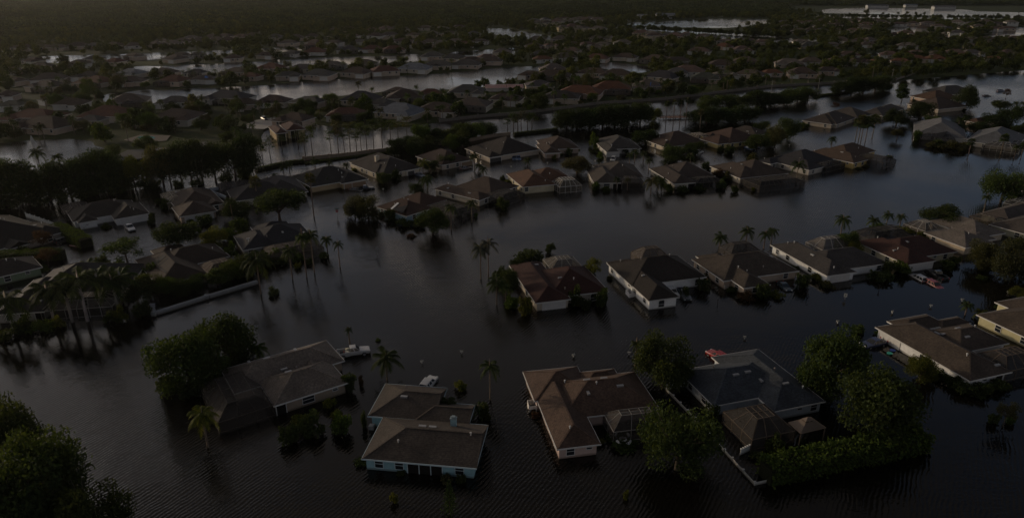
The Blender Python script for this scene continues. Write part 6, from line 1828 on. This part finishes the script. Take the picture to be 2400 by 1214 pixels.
gn_scatter('garden_trees', [(x, y, LAND_Z - 0.1, r / 4.0) for x, y, r in rest_t], [proto_tree(0, (0.038, 0.054, 0.020)), proto_tree(1, (0.048, 0.062, 0.022)), proto_tree(2, (0.03, 0.043, 0.018)), proto_tree(0, (0.058, 0.07, 0.022))], 1, 1, 'mass of garden trees among the far houses', 'trees')
gn_scatter('garden_palms', [(x, y, LAND_Z - 0.1, h / 2.4) for x, y, h in rest_p], [proto_palm(0, (0.042, 0.056, 0.02)), proto_palm(1, (0.052, 0.066, 0.024))], 1, 1, 'mass of small palms among the far houses', 'palms')
# woodland toward the horizon
def grove(seed):
    r2 = random.Random(seed)
    mb = MB()
    for t in range(14):
        cx, cy, R, H = r2.uniform(-22, 22), r2.uniform(-22, 22), r2.uniform(5, 9), r2.uniform(6, 11)
        for k in range(70):
            d = Vector((r2.gauss(0, 1), r2.gauss(0, 1), r2.gauss(0, 1) * 0.8)); d.normalize()
            leaf(mb, Vector((cx, cy, H * 0.6)) + Vector((d.x * R, d.y * R, d.z * H * 0.42)) * r2.uniform(0.75, 1.05), 1.1, r2, 0.3)
    return mb
groves = []
for k, c in enumerate([(0.022, 0.033, 0.018), (0.030, 0.042, 0.02), (0.018, 0.028, 0.016)]):
    groves.append(grove(k).build('grove', make_leaf('grove_foliage', c), None, c))
pts = []
y = 620.0
while y < 9000:
    st = 30 if y < 2200 else 60 if y < 4500 else 110
    half = y * 0.85 + 60
    x = -half
    while x < half:
        xx, yy = x + rnd.uniform(-st, st) * 0.5, y + rnd.uniform(-st, st) * 0.5
        px, py = PIX((xx, yy, 0))
        wood = (px < 640 and py < 84 - 0.03 * px + 5 * math.sin(px * 0.02)) or (640 <= px < 1130 and py < 60) or (1130 <= px < 1500 and py < 44) or (1500 <= px < 1830 and py < 36) or (px >= 1830 and py < 15) or py < 12
        if wood and -80 < px < 2480 and (py < 10 or is_land(px, py)) and rnd.random() < 0.95:
            if rnd.random() < 0.93 or py < 20:
                pts.append((xx, yy, LAND_Z - 0.3, rnd.uniform(0.75, 1.15) * (1.0 if y < 2200 else 1.6 if y < 4500 else 2.6)))
        x += st
    y += st
gn_scatter('woodland', pts, groves, 1, 1, 'dark woodland filling the horizon', 'wood')
# low hedges and shrubs along the far field
for i, (x0, y0, x1, y1, lab) in enumerate([(1940, 42, 2440, 46, 'dark hedge line between the far right lakes'), (1440, 68, 1830, 88, 'tree line along the far causeway')]):
    pp = []
    for k in range(90):
        t = k / 89
        p = G(x0 + (x1 - x0) * t, y0 + (y1 - y0) * t)
        pp.append((p.x + rnd.uniform(-3, 3), p.y + rnd.uniform(-6, 6), 0.0, rnd.uniform(0.5, 1.1)))
    gn_scatter('tree_line', pp, [proto_tree(k2, (0.032, 0.045, 0.015)) for k2 in range(2)], 1, 1, lab, 'tree line')

# ------------------------------------------------------------------ air
hz = MB(); hz.box(-9000, 9000, -400, 12000, -2.5, 82)
m, n, l = new_mat('haze_air')
pv = N(n, 'ShaderNodeVolumePrincipled')
pv.inputs['Color'].default_value = (0.95, 0.93, 0.88, 1)
pv.inputs['Density'].default_value = 0.000026
pv.inputs['Anisotropy'].default_value = 0.65
o_ = N(n, 'ShaderNodeOutputMaterial'); l.new(pv.outputs[0], o_.inputs['Volume'])
haze = hz.build('haze', m)
haze['kind'] = 'stuff'

# ------------------------------------------------------------------ labels that single things out
ORD = ['leftmost', 'second from left', 'third from left', 'fourth from left', 'fifth from left', 'sixth from left', 'seventh from left', 'eighth from left', 'ninth from left', 'tenth from left', 'eleventh from left', 'twelfth from left', 'thirteenth from left', 'fourteenth from left', 'fifteenth from left', 'sixteenth from left', 'seventeenth from left', 'eighteenth from left', 'nineteenth from left', 'twentieth from left']
bpy.context.view_layer.update()
byl = {}
for o in THINGS:
    byl.setdefault(o['label'], []).append(o)
for lab in list(byl):
    os_ = byl[lab]
    if len(os_) > 20:
        os_.sort(key=lambda o: PIX(o.location)[0])
        k = 2 if len(os_) <= 40 else 3
        for i, o in enumerate(os_):
            part = i * k // len(os_)
            o['label'] = lab + ', ' + (['left half', 'right half'] if k == 2 else ['left third', 'middle third', 'right third'])[part]
            byl.setdefault(o['label'], []).append(o)
        del byl[lab]
for lab, os_ in byl.items():
    if 1 < len(os_) <= 24:
        os_.sort(key=lambda o: PIX(o.location)[0])
        for k, o in enumerate(os_):
            w = ('left one' if k == 0 else 'right one') if len(os_) == 2 else 'rightmost' if k == len(os_) - 1 else ORD[k] if k < len(ORD) else '%s from right' % {2: 'second', 3: 'third', 4: 'fourth', 5: 'fifth'}.get(len(os_) - k, 'sixth')
            o['label'] = lab + ', ' + w
            if len(o['label'].split()) > 16:
                o['label'] = lab.replace(' poking above the flood', '').replace(' standing', '') + ', ' + w.replace(' from ', ' ')
